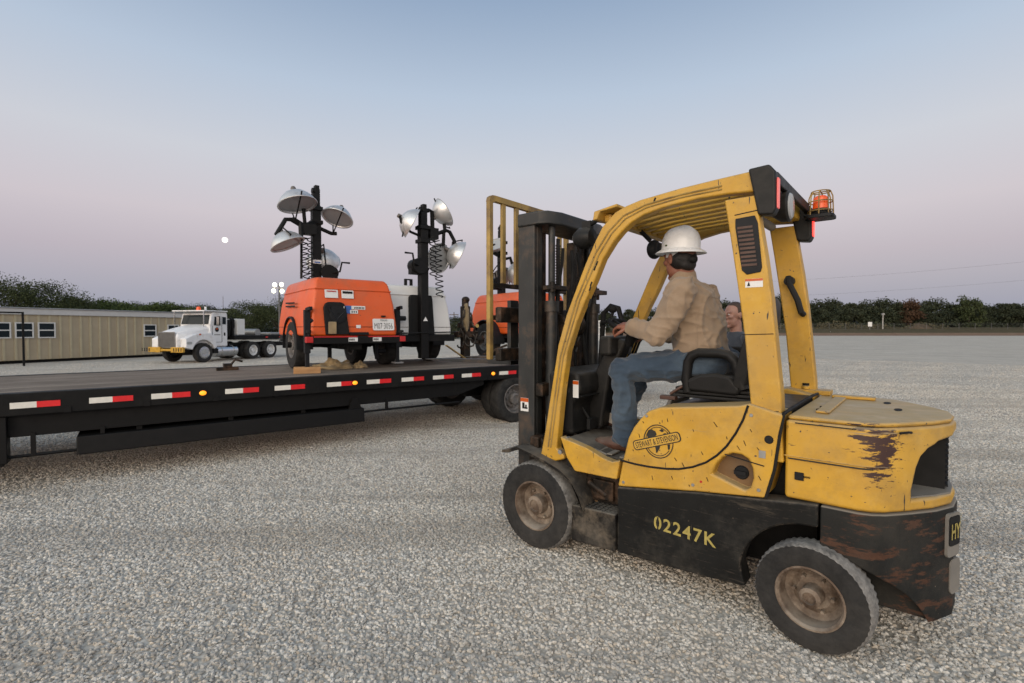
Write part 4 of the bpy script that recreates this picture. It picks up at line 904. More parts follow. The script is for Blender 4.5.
a_ = MB(); a_.tube([(-.40, .36, 2.2), (-.41, .36, 1.4)], .02, 6); obj('cable_guide', a_, M['blkclean'], T1)

# white tower, turned round: its mast faces the camera
t2c = on_deck(-1.24, 1.95); T2 = thing('light_tower', 'white towable light tower with black mast between two orange ones', 'light tower', t2c, t_ang)
b2 = tower_body(T2, M['white'])
T2m = T2; MB.shift = Vector((-.13, 0, 0))
q = MB(); q.prism([(-.05, .5), (-.03, 1.12), (.0, 1.16), (.36, 1.16), (.38, 1.10), (.42, .5)], lambda x, z, d: (x, d, z), -.975, -.9); obj('mast_recess', q, M['ink'], b2, bevel=.01)
q = MB(); q.box((-.25, -.96, .53), (-.12, -.94, .60)); obj('small_sticker', q, M['sticker'], b2)
q = MB(); q.box((.10, -1.155, .86), (.24, -1.15, .93)); 
mast(T2m, .17, -1.04, .12, 2.30, .135); winch(T2m, .03, -1.05, 1.62, -1)
q = MB(); q.add([(.17, -1.121, .80), (.21, -1.121, .73), (.13, -1.121, .73), (.17, -1.124, .80), (.21, -1.124, .73), (.13, -1.124, .73)], [(3, 4, 5), (0, 1, 4, 3), (1, 2, 5, 4), (2, 0, 3, 5)]); obj('mast_sticker', q, M['sticker'], T2m)
a_ = MB(); a_.tube([(.17, -1.04, 2.52), (.30, -1.0, 2.56), (.36, -1.0, 2.55), (.37, -1.0, 2.2)], .035, 8); a_.box((.27, -1.12, 2.08), (.42, -.95, 2.26)); a_.tube([(.1, -1.0, 2.12), (.42, -1.02, 2.18), (.60, -1.05, 2.26), (.66, -1.06, 2.24), (.75, -1.06, 2.10), (.77, -1.06, 1.98)], .033, 8); a_.tube([(.56, -1.04, 2.25), (.56, -1.02, 2.0)], .03, 8); a_.tube([(.58, -1.04, 2.26), (.55, -1.04, 2.5)], .03, 8); a_.tube([(.1, -1.04, 2.12), (-.05, -1.04, 2.16), (-.2, -1.02, 2.3), (-.22, -1.02, 2.40)], .022, 8); obj('lamp_arm', a_, M['blkclean'], T2m)
floodlamp(T2m, (-.03, -.98, 2.33), (.80, -.25, -.42), .25, (-.15, -1.02, 2.22), up=(0, 1, 0))
floodlamp(T2m, (.54, -1.02, 2.54), (.80, -.2, .52), .24, (.60, -1.04, 2.32), up=(0, 1, 0))
floodlamp(T2m, (.80, -1.04, 1.88), (.85, -.25, -.42), .25, (.72, -1.05, 2.08), up=(0, 1, 0))
floodlamp(T2m, (.50, -.92, 1.80), (.25, -.90, -.2), .25, (.55, -.99, 2.05), up=(0, 1, 0))
coil(T2m, (.30, -1.13, 2.1), (.31, -1.13, 1.45), .05, 8); coil(T2m, (.40, -1.13, 2.05), (.43, -1.13, 1.12), .055, 11)
MB.shift = None
stabiliser(T2, -.42, -1.05, .06, .92)
q = MB(); q.tube([(-.60, -1.12, .53), (.62, -1.12, .55)], .012, 6); obj('rail', q, M['ink'], T2)
q = MB(); q.box((-.13, -.72, 1.33), (-.09, -.68, 1.42)); q.box((-.03, -.72, 1.33), (.01, -.68, 1.42)); q.box((-.13, -.72, 1.42), (.01, -.68, 1.44)); obj('lifting_eye', q, M['ink'], T2)

# second orange tower behind the forklift backrest
t3c = on_deck(1.46, 1.85); T3 = thing('light_tower', 'orange light tower half hidden behind the forklift backrest', 'light tower', t3c, t_ang)
b3 = tower_body(T3, M['orange'])
q = MB(); q.prism([(-.43, .52), (-.45, .93), (-.40, .975), (-.2, .975), (-.15, .92), (-.10, .52)], lambda x, z, d: (x, d, z), -.975, -.93); obj('engine_opening', q, M['ink'], b3, bevel=.01)
mast(T3, -.32, .1, .6, 2.45, .13); winch(T3, -.50, .05, 1.55, -1)
a_ = MB(); a_.tube([(-.32, .1, 2.1), (-.5, .08, 2.15), (-.55, .06, 2.35)], .035, 8); a_.tube([(-.3, .1, 2.05), (-.12, .06, 2.1), (-.04, .06, 1.9)], .035, 8); obj('lamp_arm', a_, M['blkclean'], T3)
floodlamp(T3, (-.50, .04, 2.32), (-.5, -.3, .6), .20, (-.45, .06, 2.1), up=(0, 1, 0)); floodlamp(T3, (-.02, .02, 1.80), (.5, -.6, -.3), .26, (-.06, .05, 2.0), up=(0, 1, 0)); floodlamp(T3, (-.2, .3, 1.7), (-.2, -.6, -.3), .2, (-.3, .2, 2.), up=(0, 1, 0))
coil(T3, (-.42, .0, 2.0), (-.42, .0, 1.4), .04, 14)
q = MB(); q.box((-.6, -1.056, .485), (.6, -1.02, .502)); obj('reflective_strip', q, M['redplain'], T3)
q = MB(); q.box((-.40, -1.02, .0), (-.24, -.90, .32)); q.box((-.15, -1.0, .06), (.02, -.9, .2)); q.box((.1, -1.02, .0), (.25, -.92, .3)); obj('outrigger_foot', q, M['rimgrey'], T3, bevel=.01)

# small things on the deck
o = obj('wood_block', MB().box((-.17, -.09, 0), (.17, .09, .085)), M['pine'], bevel=.006); o.location = on_deck(-3.10, .60); o.rotation_euler = (0, 0, t_ang-.25); tag(o, 'short pine block under the left jack of the orange light tower', 'wood block')
def lump(p, d):
    k_ = 1+.45*mnoise.noise(d*2.1)+.30*(1-abs(mnoise.noise(d*4.5+Vector((2, 0, 5))))*2.5)*.6
    return Vector((p.x*k_, p.y*k_, max(p.z*(k_-.25+.5*mnoise.noise(d*2.6+Vector((3, 1, 0)))), .0)))
q = MB(); q.ell((0, 0, 0), (.30, .16, .13), 44, 24, lump); o = obj('cloth_sack', q, M['burlap'], ang=180, sub=1); o.location = on_deck(-2.55, 1.18); o.rotation_euler = (0, 0, t_ang); tag(o, 'larger crumpled tan sack lying under the orange light tower', 'sack')
q = MB(); q.ell((0, 0, 0), (.13, .11, .09), 36, 20, lump); o = obj('cloth_sack', q, M['burlap'], ang=180, sub=1); o.location = on_deck(-2.19, 1.12); o.rotation_euler = (0, 0, t_ang+1); tag(o, 'smaller crumpled tan sack beside the right wheel of the orange light tower', 'sack')
hp = thing('tow_hitch', 'upright greasy tow hitch hung with chains between two light towers', 'tow hitch', on_deck(-.12, 1.35), t_ang)
q = MB(); q.box((-.07, -.07, 0), (.07, .07, 1.02)); q.box((-.05, -.05, 1.0), (.05, .05, 1.16)); q.ell((.01, 0, 1.14), (.075, .075, .06)); q.box((-.14, -.05, .62), (.16, .05, .72)); q.box((-.2, -.09, .45), (.22, .09, .56)); obj('post', q, M['grease'], hp, bevel=.012)
q = MB()
for (ax, az, bx, bz, sag) in [(-.16, .6, .20, .5, .28), (-.12, .66, .26, .42, .16), (.05, .9, .22, .55, .12), (-.08, .95, -.2, .5, .1), (.1, .5, .32, .36, .1), (-.05, .5, -.22, .3, .12)]:
    pts = [(ax+(bx-ax)*i/14, -.10-.02*math.sin(i*1.3), az+(bz-az)*i/14-sag*4*(i/14)*(1-i/14)+.012*math.sin(i*2.4)) for i in range(15)]; q.tube(pts, .016, 6)
obj('chain', q, M['chain'], hp)
q = MB(); q.ell((-.02, -.06, .80), (.06, .05, .26), 16, 12, lambda p, d: p*(1+.35*mnoise.noise(d*3))); obj('rag', q, M['burlap'], hp, ang=180)
q = MB(); q.ell((.28, -.05, .40), (.10, .06, .08), 14, 10, lambda p, d: p*(1+.4*mnoise.noise(d*3))); q.box((.15, -.04, .34), (.34, .03, .40)); obj('coupler', q, M['grease'], hp, ang=40)
q = MB(); q.lathe([(0, 0), (.035, 0), (.035, .012), (0, .012)], 12, 'y', (.18, -.13, .66)); obj('tag', q, M['strap'], hp)
q = MB(); a = on_deck(-.72, 1.0, .32); b_ = on_deck(-.12, 1.28, .03); q.bar(a, b_, .05, .012); o = obj('tie_down_strap', q, M['strap']); tag(o, 'yellow webbing strap slanting down from the white light tower', 'strap')
q = MB(); q.bar(on_deck(.02, 1.33, .04), on_deck(.58, 1.0, .30), .04, .04); o = obj('tie_down_bar', q, M['grease']); tag(o, 'dark bar slanting from the hitch up to the orange tower by the mast', 'bar')
q = MB(); q.box((-.14, -.05, 0), (.14, .05, .05)); q.tube([(.02, 0, .04), (.10, 0, .15), (.2, 0, .12)], .018, 6); q.box((-.05, -.06, .04), (.06, .06, .10)); o = obj('chain_binder', q, M['grease'], bevel=.006); o.location = on_deck(-3.9, 1.8); o.rotation_euler = (0, 0, t_ang); tag(o, 'small dark chain binder lying alone on the bare deck', 'chain binder')

# pale rack far off, seen through the forklift
p = ground_at(593, 341); rk = thing('pipe_rack', 'small pale pipe rack far away behind the steering column', 'rack', p, .2)
q = MB()
for x in (-1.6, 0, 1.6):
    for y in (0, 2.): q.box((x-.06, y-.06, 0), (x+.06, y+.06, 2.6))
for z in (.8, 1.7, 2.55): q.box((-1.7, -.08, z), (1.7, -.0601, z+.1)); q.box((-1.7, 2.0601, z), (1.7, 2.08, z+.1))
obj('frame', q, M['winframe'], rk)
# ------------------------------------------------------------------ forklift: local x forward, y to the driver's left (towards the camera), z up
FW_ = ground_at(537, 550); RR_ = ground_at(812, 655); YAW = R(49.6)
fu = Vector((-math.sin(YAW), math.cos(YAW), 0)); WB = (FW_-RR_).dot(fu); FO = FW_-fu*WB
fk = thing('forklift', 'worn yellow and black forklift with empty raised forks on the gravel', 'forklift', FO, math.atan2(fu.y, fu.x))
def SZ(x, z, d): return (x, -d, z)                 # side-view outline, depth d from the left side
def sprism(poly, a, b, mb=None): return (mb or MB()).prism(poly, SZ, a, b)
OW = 1.20                                          # overall width
# frame: black side plates with a wheel arch, cross body
arch = [(.02+.33*math.cos(R(a)), .255+.33*math.sin(R(a))) for a in range(8, 100, 8)]
fpoly = [(1.075, .56), (.56, .635), (.23, .672), (-.005, .70), (-.005, .585)]+[(max(x, -.005), z) for x, z in arch[::-1] if x > .0]+[(.32, .185), (.56, .165), (1.075, .145)]
f = MB(); sprism(fpoly, .045, .17, f); frame = obj('frame', f, M['black'], fk, bevel=.012)
f = MB(); sprism(fpoly, OW-.17, OW-.045, f); obj('frame', f, M['black'], fk, bevel=.012)
f = MB(); f.box((.40, -.171, .20), (1.95, -(OW-.171), .52)); f.box((.05, -.40, .2), (.40, -.72, .5)); f.cyl((0, -.12, .255), (0, -(OW-.12), .255), .06); f.cyl((WB, -.15, .30), (WB, -(OW-.15), .30), .10); obj('under_body', f, M['blk'], fk)
q = MB(); lettering(q, '02247K', (.65, -.0445, .395), (-1, 0, -.045), (0, 0, 1), width=.36, height=.078, lift=.0015, spacing=1.18, bold=.018); tx = obj('stencil_number', q, M['stencil'], frame, flat=True)
# stencil bridges
q = MB()
for x in (.805, .605): q.box((x-.004, -.0415, .352), (x+.004, -.0405, .438))
obj('stencil_gap', q, M['black'], tx)
# step box ahead of it
st_ = MB(); sprism([(1.405, .375), (1.405, .135), (1.08, .148), (1.08, .385)], .03, .30, st_); stp = obj('step', st_, M['dustyblk'], fk, bevel=.012)
tr_ = MB()
for k in range(9):
    for j in range(6): tr_.box((1.10+.034*k, -.05-.036*j, .379), (1.118+.034*k, -.072-.036*j, .386))
obj('step_tread', tr_, M['floor'], stp)
sp = MB(); sprism([(1.38, .39), (1.08, .40), (1.08, .60), (1.36, .60)], .16, .19, sp); sp.box((1.15, -.13, .42), (1.30, -.165, .55)); sp.cyl((1.2, -.15, .45), (1.34, -.14, .52), .025); obj('step_well', sp, M['grease'], fk, bevel=.008)
# front fender over the drive wheel
def fender(a, b):
    m = MB(); top = [(2.0, .655), (1.95, .665), (1.86, .70), (1.74, .675), (1.60, .64), (1.48, .60), (1.40, .55), (1.35, .48), (1.31, .385)]
    bot = [(x-.012, z-.022) for x, z in top]; bot[0] = (2.0, .635); return sprism(top+bot[::-1], a, b, m)
fe = obj('fender', fender(.0, .20), M['dustyblk'], fk, bevel=.008); obj('fender', fender(OW-.20, OW-.0), M['dustyblk'], fk, bevel=.008)
m = MB(); sprism([(1.46, .60), (1.34, .47), (1.28, .38), (1.40, .385), (1.42, .52)], .17, .20, m); sprism([(1.98, .60), (1.40, .56), (1.40, .30), (1.9, .3)], .21, .26, m); obj('fender_inner', m, M['dustbrown'], fe)
# floor with yellow sill
fl = MB(); fo = [(1.51, .815), (1.455, .68), (1.39, .60), (1.08, .605), (1.055, .73), (1.11, .712), (1.18, .725), (1.30, .77), (1.44, .80)]
sill = obj('floor_sill', sprism(fo, .045, .11, fl), M['yellow'], fk, bevel=.008); fl = MB(); obj('floor_sill', sprism(fo, OW-.11, OW-.045, fl), M['yellow'], fk, bevel=.008)
fl = MB(); fl.loft([[(s, -.112, z) for s, z in ((1.06, .60), (1.50, .60), (1.50, .80), (1.30, .765), (1.18, .722), (1.06, .725))], [(s, -(OW-.112), z) for s, z in ((1.06, .60), (1.50, .60), (1.50, .80), (1.30, .765), (1.18, .722), (1.06, .725))]])
flo = obj('floor_plate', fl, M['floor'], fk, bevel=.004)
fl = MB()
for k in range(5): fl.bar((1.085+.022*k*4, -.125, .727+.008*k), (1.085+.088*k, -.23, .730+.008*k), .035, .008)
fl.bar((1.47, -.118, .80), (1.19, -.118, .733), .012, .006)
obj('floor_ribs', fl, M['greyplate'], flo)
# cowl panels
sv = [(1.07, .565), (1.04, .72), (1.0, .88), (.965, .95), (.92, 1.01), (.87, 1.06), (.80, 1.09), (.62, 1.112), (.36, 1.145), (.31, 1.16), (.15, 1.12), (.165, 1.03), (.19, .83), (.228, .68), (.56, .64)]
rec = [(.495, .755), (.475, .81), (.44, .855), (.39, .885), (.345, .885), (.31, .865), (.292, .82), (.287, .77), (.30, .72), (.325, .70)]
left = cut(sprism(sv, .042, .26), [sprism(rec, -.05, .115)])
cw_ = obj('side_cowl', left, M['yellow'], fk, bevel=.014, seg=3)
obj('side_cowl', sprism(sv, OW-.26, OW-.042), M['yellow'], fk, bevel=.014, seg=3)
q = MB(); sprism([(x, z) for x, z in rec], .108, .114, q); rc = obj('step_recess', q, M['dustbrown'], cw_)
q = MB(); q.lathe([(0, -.098), (.032, -.098), (.038, -.104), (.038, -.11), (0, -.11)], 18, 'y', (.36, 0, .775)); q.box((.335, -.10, .765), (.395, -.085, .785)); obj('filler_cap', q, M['fender'], rc)
seam = [(1.05, .735), (.95, .728), (.86, .728), (.76, .735), (.68, .748), (.60, .775), (.53, .812), (.47, .862), (.42, .92), (.375, .995), (.34, 1.07), (.315, 1.15)]
q = MB(); q.tube([(x, -.0415, z) for x, z in seam], .0065, 6); q.bar((.235, -.0418, .845), (.43, -.0418, .875), .003, .006); obj('panel_seam', q, M['ink'], cw_)
q = MB(); q.tube([(.228, -.05, .68), (.19, -.05, .83), (.165, -.05, 1.03), (.15, -.05, 1.125), (.14, -.5, 1.14), (.14, -.8, 1.14), (.15, -1.07, 1.125)], .009, 6); obj('hood_gap', q, M['ink'], fk)
q = MB(); q.lathe([(0, -.036), (.018, -.036), (.022, -.042), (0, -.042)], 14, 'y', (.215, 0, .985)); obj('rubber_plug', q, M['ink'], cw_)
q = MB(); plate(q, (.245, -.042, .905), (-1, 0, 0), (0, 0, 1), .032, .038, .003); obj('small_decal', q, M['galv'], cw_)
q = MB(); q.lathe([(0, -.040), (.007, -.040), (.007, -.042), (0, -.042)], 10, 'y', (.555, 0, .70)); obj('red_dot', q, M['redplain'], cw_)
q = MB()
for i, (x, z) in enumerate([(.995, .745), (.70, .80), (.655, .775), (.60, .98), (.925, .905), (.90, .99), (.55, .86), (.33, .95), (.42, .965), (.36, .92), (.62, .665), (.72, .69), (.84, .665), (.265, .93), (.255, .78), (.965, .81), (.75, 1.02), (.48, 1.03), (.30, 1.02), (.52, .72)]):
    l_ = .010+.008*(i*7 % 5)/2; k_ = .25+.5*(i*3 % 4)/3; q.bar((x+l_*k_*.5, -.0414, z+l_*.5), (x-l_*k_*.5, -.0414, z-l_*.5), .0022+.0012*(i % 3), .003)
obj('paint_nicks', q, M['ink'], cw_)
# firm's emblem: globe with a banner across it
YF = -.0415; ex, ez = .805, .888; xl, zl = Vector((-1, 0, 0)), Vector((0, 0, 1))
em = MB()
def flat(poly, lift, mb): mb.add([(ex-x, YF+lift, ez+z) for x, z in poly]+[(ex-x, YF+lift-.001, ez+z) for x, z in poly], [tuple(range(len(poly)))]+[(i, (i+1) % len(poly), len(poly)+(i+1) % len(poly), len(poly)+i) for i in range(len(poly))])
def ring(r0, r1, a0, a1, lift, mb, sx=1.):
    n = 40; pts = [(sx*r1*math.cos(R(a0+(a1-a0)*i/n)), r1*math.sin(R(a0+(a1-a0)*i/n))) for i in range(n+1)]+[(sx*r0*math.cos(R(a0+(a1-a0)*i/n)), r0*math.sin(R(a0+(a1-a0)*i/n))) for i in range(n, -1, -1)]
    vs = []; 
    for i in range(n):
        flat([pts[i], pts[i+1], pts[2*n-i], pts[2*n+1-i]], lift, mb)
ring(.094, .100, 12, 372, .0022, em, .92); ring(.082, .086, 20, 330, .0022, em, .92)
flat([(-.066, .015), (-.073, .035), (-.060, .060), (-.040, .066), (-.018, .058), (-.010, .040), (-.026, .022), (-.046, .012), (-.055, .002)], .0022, em)
flat([(.005, .066), (.022, .078), (.036, .066), (.022, .058)], .0022, em); flat([(.030, .050), (.044, .056), (.056, .030), (.066, .022), (.058, .004), (.044, .014)], .0022, em)
flat([(-.022, -.022), (.012, -.012), (.010, -.036), (-.004, -.064), (-.012, -.070), (-.016, -.045)], .0022, em); flat([(.056, -.010), (.072, -.006), (.070, -.036), (.060, -.040)], .0022, em)
emb = obj('emblem', em, M['logo'], cw_, flat=True)
ba_ = R(19); bx = Vector((-math.cos(ba_), 0, math.sin(ba_))); bz = Vector((math.sin(ba_), 0, math.cos(ba_)))
q = MB(); plate(q, (ex+.012, YF, ez+.0), bx, bz, .305, .060, .0035, .02); bn = obj('emblem_banner', q, M['logo'], emb, flat=True)
q = MB(); plate(q, (ex+.012, YF+.0036, ez), bx, bz, .293, .049, .001, .016); obj('banner_field', q, M['logoyel'], emb, flat=True)
q = MB(); lettering(q, 'STEWART & STEVENSON', (ex+.012, YF+.0047, ez), bx, bz, width=.272, height=.036, lift=.0006, spacing=1.05, bold=.012); obj('banner_lettering', q, M['logo'], emb, flat=True)
# engine hood under the seat
q = MB(); sprism([(.16, .60), (.98, .60), (.93, 1.0), (.84, 1.07), (.62, 1.095), (.36, 1.125), (.16, 1.125)], .262, OW-.262, q); obj('engine_hood', q, M['plastic'], fk, bevel=.02)
q = MB(); q.loft([[(1.02, -.40, .76), (1.02, -.74, .76), (.97, -.74, .76), (.97, -.40, .76)], [(.90, -.40, 1.09), (.90, -.74, 1.09), (.87, -.74, 1.09), (.87, -.40, 1.09)]]); hd = obj('hood_front', q, M['greyplate'], fk, bevel=.01)
q = MB(); q.tube([(.955, -.36, .985), (.985, -.40, .975), (.98, -.46, .985)], .014, 7); obj('hood_latch', q, M['ink'], hd)
# rear hood and counterweight
def cw_plan(g, sx=0.):
    c = [(.147, .05+g), (-.16, .05+g), (-.215, .065+g), (-.26, .10+g), (-.345-sx+g*.5, .20+g*.5), (-.44-sx+g, .33), (-.505-sx+g, .46), (-.52-sx+g, OW/2)]
    return c+[(s, OW-o) for s, o in c[-2::-1]]
def cwprism(g, z0, z1, x_front, mb=None):
    pl = [(min(s, x_front), o) for s, o in cw_plan(g)]; return (mb or MB()).prism(pl, lambda s, o, d: (s, -o, d), z0, z1)
well = MB(); well.prism([(.44*math.cos(R(a)), .02+.46*math.sin(R(a))) for a in range(0, 360, 10)], SZ, -.1, .33); well2 = MB(); well2.prism([(.44*math.cos(R(a)), .02+.46*math.sin(R(a))) for a in range(0, 360, 10)], SZ, OW-.33, OW+.1)
ck = cut(cwprism(.0, .165, .695, -.012), [well, well2])
cwt = obj('counterweight', ck, M['rustblk'], fk, bevel=.016, seg=3)
win = MB(); wpoly = [(.225, .755), (.225, .80), (.245, .90), (.265, .95), (.30, .985), (.36, 1.015), (.50, 1.035)]; wpoly = wpoly+[(OW-o, z) for o, z in wpoly[::-1]]; win.prism(wpoly, lambda o, z, d: (d, -o, z), -.8, -.185)
yk = cut(cwprism(.010, .70, 1.095, .145), [win]); rear = obj('rear_hood', yk, M['yellow_cw'], fk, bevel=.018, seg=3)
q = MB(); q.box((-.19, -.19, .74), (-.187, -(OW-.19), 1.05)); 
for k in range(9): q.box((-.22, -.215, .79+.026*k), (-.19, -(OW-.215), .797+.026*k))
q.box((-.20, -.50, .755), (-.47, -.515, 1.055)); q.box((-.20, -(OW-.515), .755), (-.47, -(OW-.50), 1.055)); q.box((-.455, -.515, .755), (-.47, -(OW-.515), 1.055))
for k in range(10): q.box((-.47, -.50, .775+.027*k), (-.482, -(OW-.50), .785+.027*k))
obj('radiator_screen', q, M['ink'], rear)
q = MB(); q.prism([(s, o) for s, o in [(-.215, .24), (-.34, .24), (-.43, .36), (-.49, .47), (-.50, OW/2), (-.49, OW-.47), (-.43, OW-.36), (-.34, OW-.24), (-.215, OW-.24)]], lambda s, o, d: (s, -o, d), .752, .762); obj('opening_sill', q, M['greyplate'], rear)
q = MB(); q.prism([(min(s, .135), o) for s, o in cw_plan(.018)], lambda s, o, d: (s, -o, d), 1.096, 1.118)
tp_ = obj('hood_top', q, M['yellow_cw'], rear, bevel=.012, seg=3)
q = MB(); q.box((.06, -.93, 1.119), (-.16, -1.0, 1.138)); q.box((.04, -.22, 1.119), (-.02, -.9, 1.132)); obj('hood_ridge', q, M['yellow_cw'], tp_, bevel=.01, seg=3)
q = MB()
for (s, o) in ((-.28, .62), (-.22, .88)): q.prism([(s+.018*math.cos(R(a)), o+.055*math.sin(R(a))) for a in range(0, 360, 30)], lambda x, y, d: (x, -y, d), 1.118, 1.1195)
q.tube([(.05, -.33, 1.121), (.03, -.36, 1.122), (.03, -.42, 1.122), (.05, -.45, 1.121)], .006, 5); obj('lift_slot', q, M['ink'], tp_)
q = MB(); q.tube([(s-.004*(1 if s < -.2 else 0), -(o+.009), .915) for s, o in cw_plan(.0)[:4]], .003, 5); obj('hood_crease', q, M['yellow_cw'], rear)
q = MB(); q.tube([(-.305, -.135, 1.075), (-.335, -.155, 1.08), (-.345, -.185, 1.075)], .006, 5); obj('lifting_loop', q, M['ink'], rear)
q = MB(); xd = Vector((-.40, -1, 0)).normalized()
q = MB(); plate(q, (-.494, -.445, .565), (-.42, -1, 0), (0, 0, 1), .115, .21, .012, .02); q.cur = 1; plate(q, (-.5055, -.440, .585), (-.42, -1, 0), (0, 0, 1), .098, .14, .004, .015); npl = obj('name_plate', q, [M['greyplate'], M['ink']], cwt)
q = MB(); lettering(q, 'HY', (-.5095, -.439, .585), (-.42, -1, 0), (0, 0, 1), width=.085, height=.075, lift=.004, bold=.02); lettering(q, 'STER', (-.531, -.60, .585), (-.06, -1, 0), (0, 0, 1), width=.19, height=.075, lift=.004, bold=.02); obj('plate_lettering', q, M['stencil'], npl)
q = MB(); plate(q, (-.525, -.56, .565), (-.02, -1, 0), (0, 0, 1), .14, .21, .009, .01); 
q = MB(); plate(q, (-.503, -.48, .355), (-.40, -1, 0), (0, 0, 1), .10, .17, .012, .03); obj('cover_plate', q, M['greyplate'], cwt)
q = MB(); q.box((-.19, -.12, .56), (-.20, -.16, .585)); 
for (x, z) in ((1.03, .60), (.60, .672), (.26, .715), (.30, 1.10), (.88, 1.03)):
    q = MB(); q.lathe([(0, -.038), (.008, -.038), (.010, -.042), (0, -.042)], 10, 'y', (x, 0, z)); obj('panel_bolt', q, M['galv'], cw_)
q = MB(); q.tube([(.10, -.049, 1.085), (-.15, -.049, 1.085)], .003, 5); q.tube([(.13, -.0495, .905), (-.16, -.0495, .905), (-.215, -.065, .905)], .0035, 5); obj('hood_seam', q, M['logo'], rear)
q = MB(); q.box((.10, -.052, .80), (.06, -.060, .84)); q.box((.085, -.060, .812), (.03, -.066, .828)); obj('hood_catch', q, M['ink'], rear, bevel=.003)
# wheels
for o, s in ((.09, 1), (OW-.09, -1)): wheel(fk, (WB+.03, -o, .305), .307, .19, .165, M['rubber'], M['rim'], out=s, lugs=104, lug=.007, dish=.085, hub=.42, bolts=6, tread_m=M['tread'], name='drive_wheel')
for o, s in ((.055, 1), (OW-.055, -1)): wheel(fk, (.012, -o, .255), .257, .15, .145, M['rubber'], M['rim'], out=s, lugs=104, lug=.006, dish=.095, hub=.34, bolts=6, tread_m=M['tread'], name='steer_wheel', steer=R(-6))
# overhead guard
outer = [(1.702, .636), (1.659, .836), (1.607, 1.124), (1.549, 1.44), (1.483, 1.645), (1.403, 1.824), (1.334, 1.978), (1.266, 2.108), (1.208, 2.205), (1.116, 2.284), (1.04, 2.312), (.947, 2.333), (.701, 2.358), (.49, 2.370), (.255, 2.380)]
inner = [(.255, 2.262), (.438, 2.276), (.60, 2.278), (.80, 2.262), (.92, 2.238), (1.00, 2.205), (1.07, 2.155), (1.125, 2.10), (1.20, 2.00), (1.265, 1.86), (1.34, 1.72), (1.405, 1.58), (1.47, 1.40), (1.515, 1.13), (1.545, .86), (1.56, .72), (1.50, .685), (1.495, .655), (1.57, .63)]
bpil = [(.455, 2.245), (.42, 2.03), (.385, 1.80), (.345, 1.52), (.32, 1.25), (.295, 1.0), (.28, .87), (.15, .87), (.16, 1.0), (.165, 1.2), (.19, 1.45), (.215, 1.70), (.245, 1.92), (.275, 2.10), (.295, 2.245)]
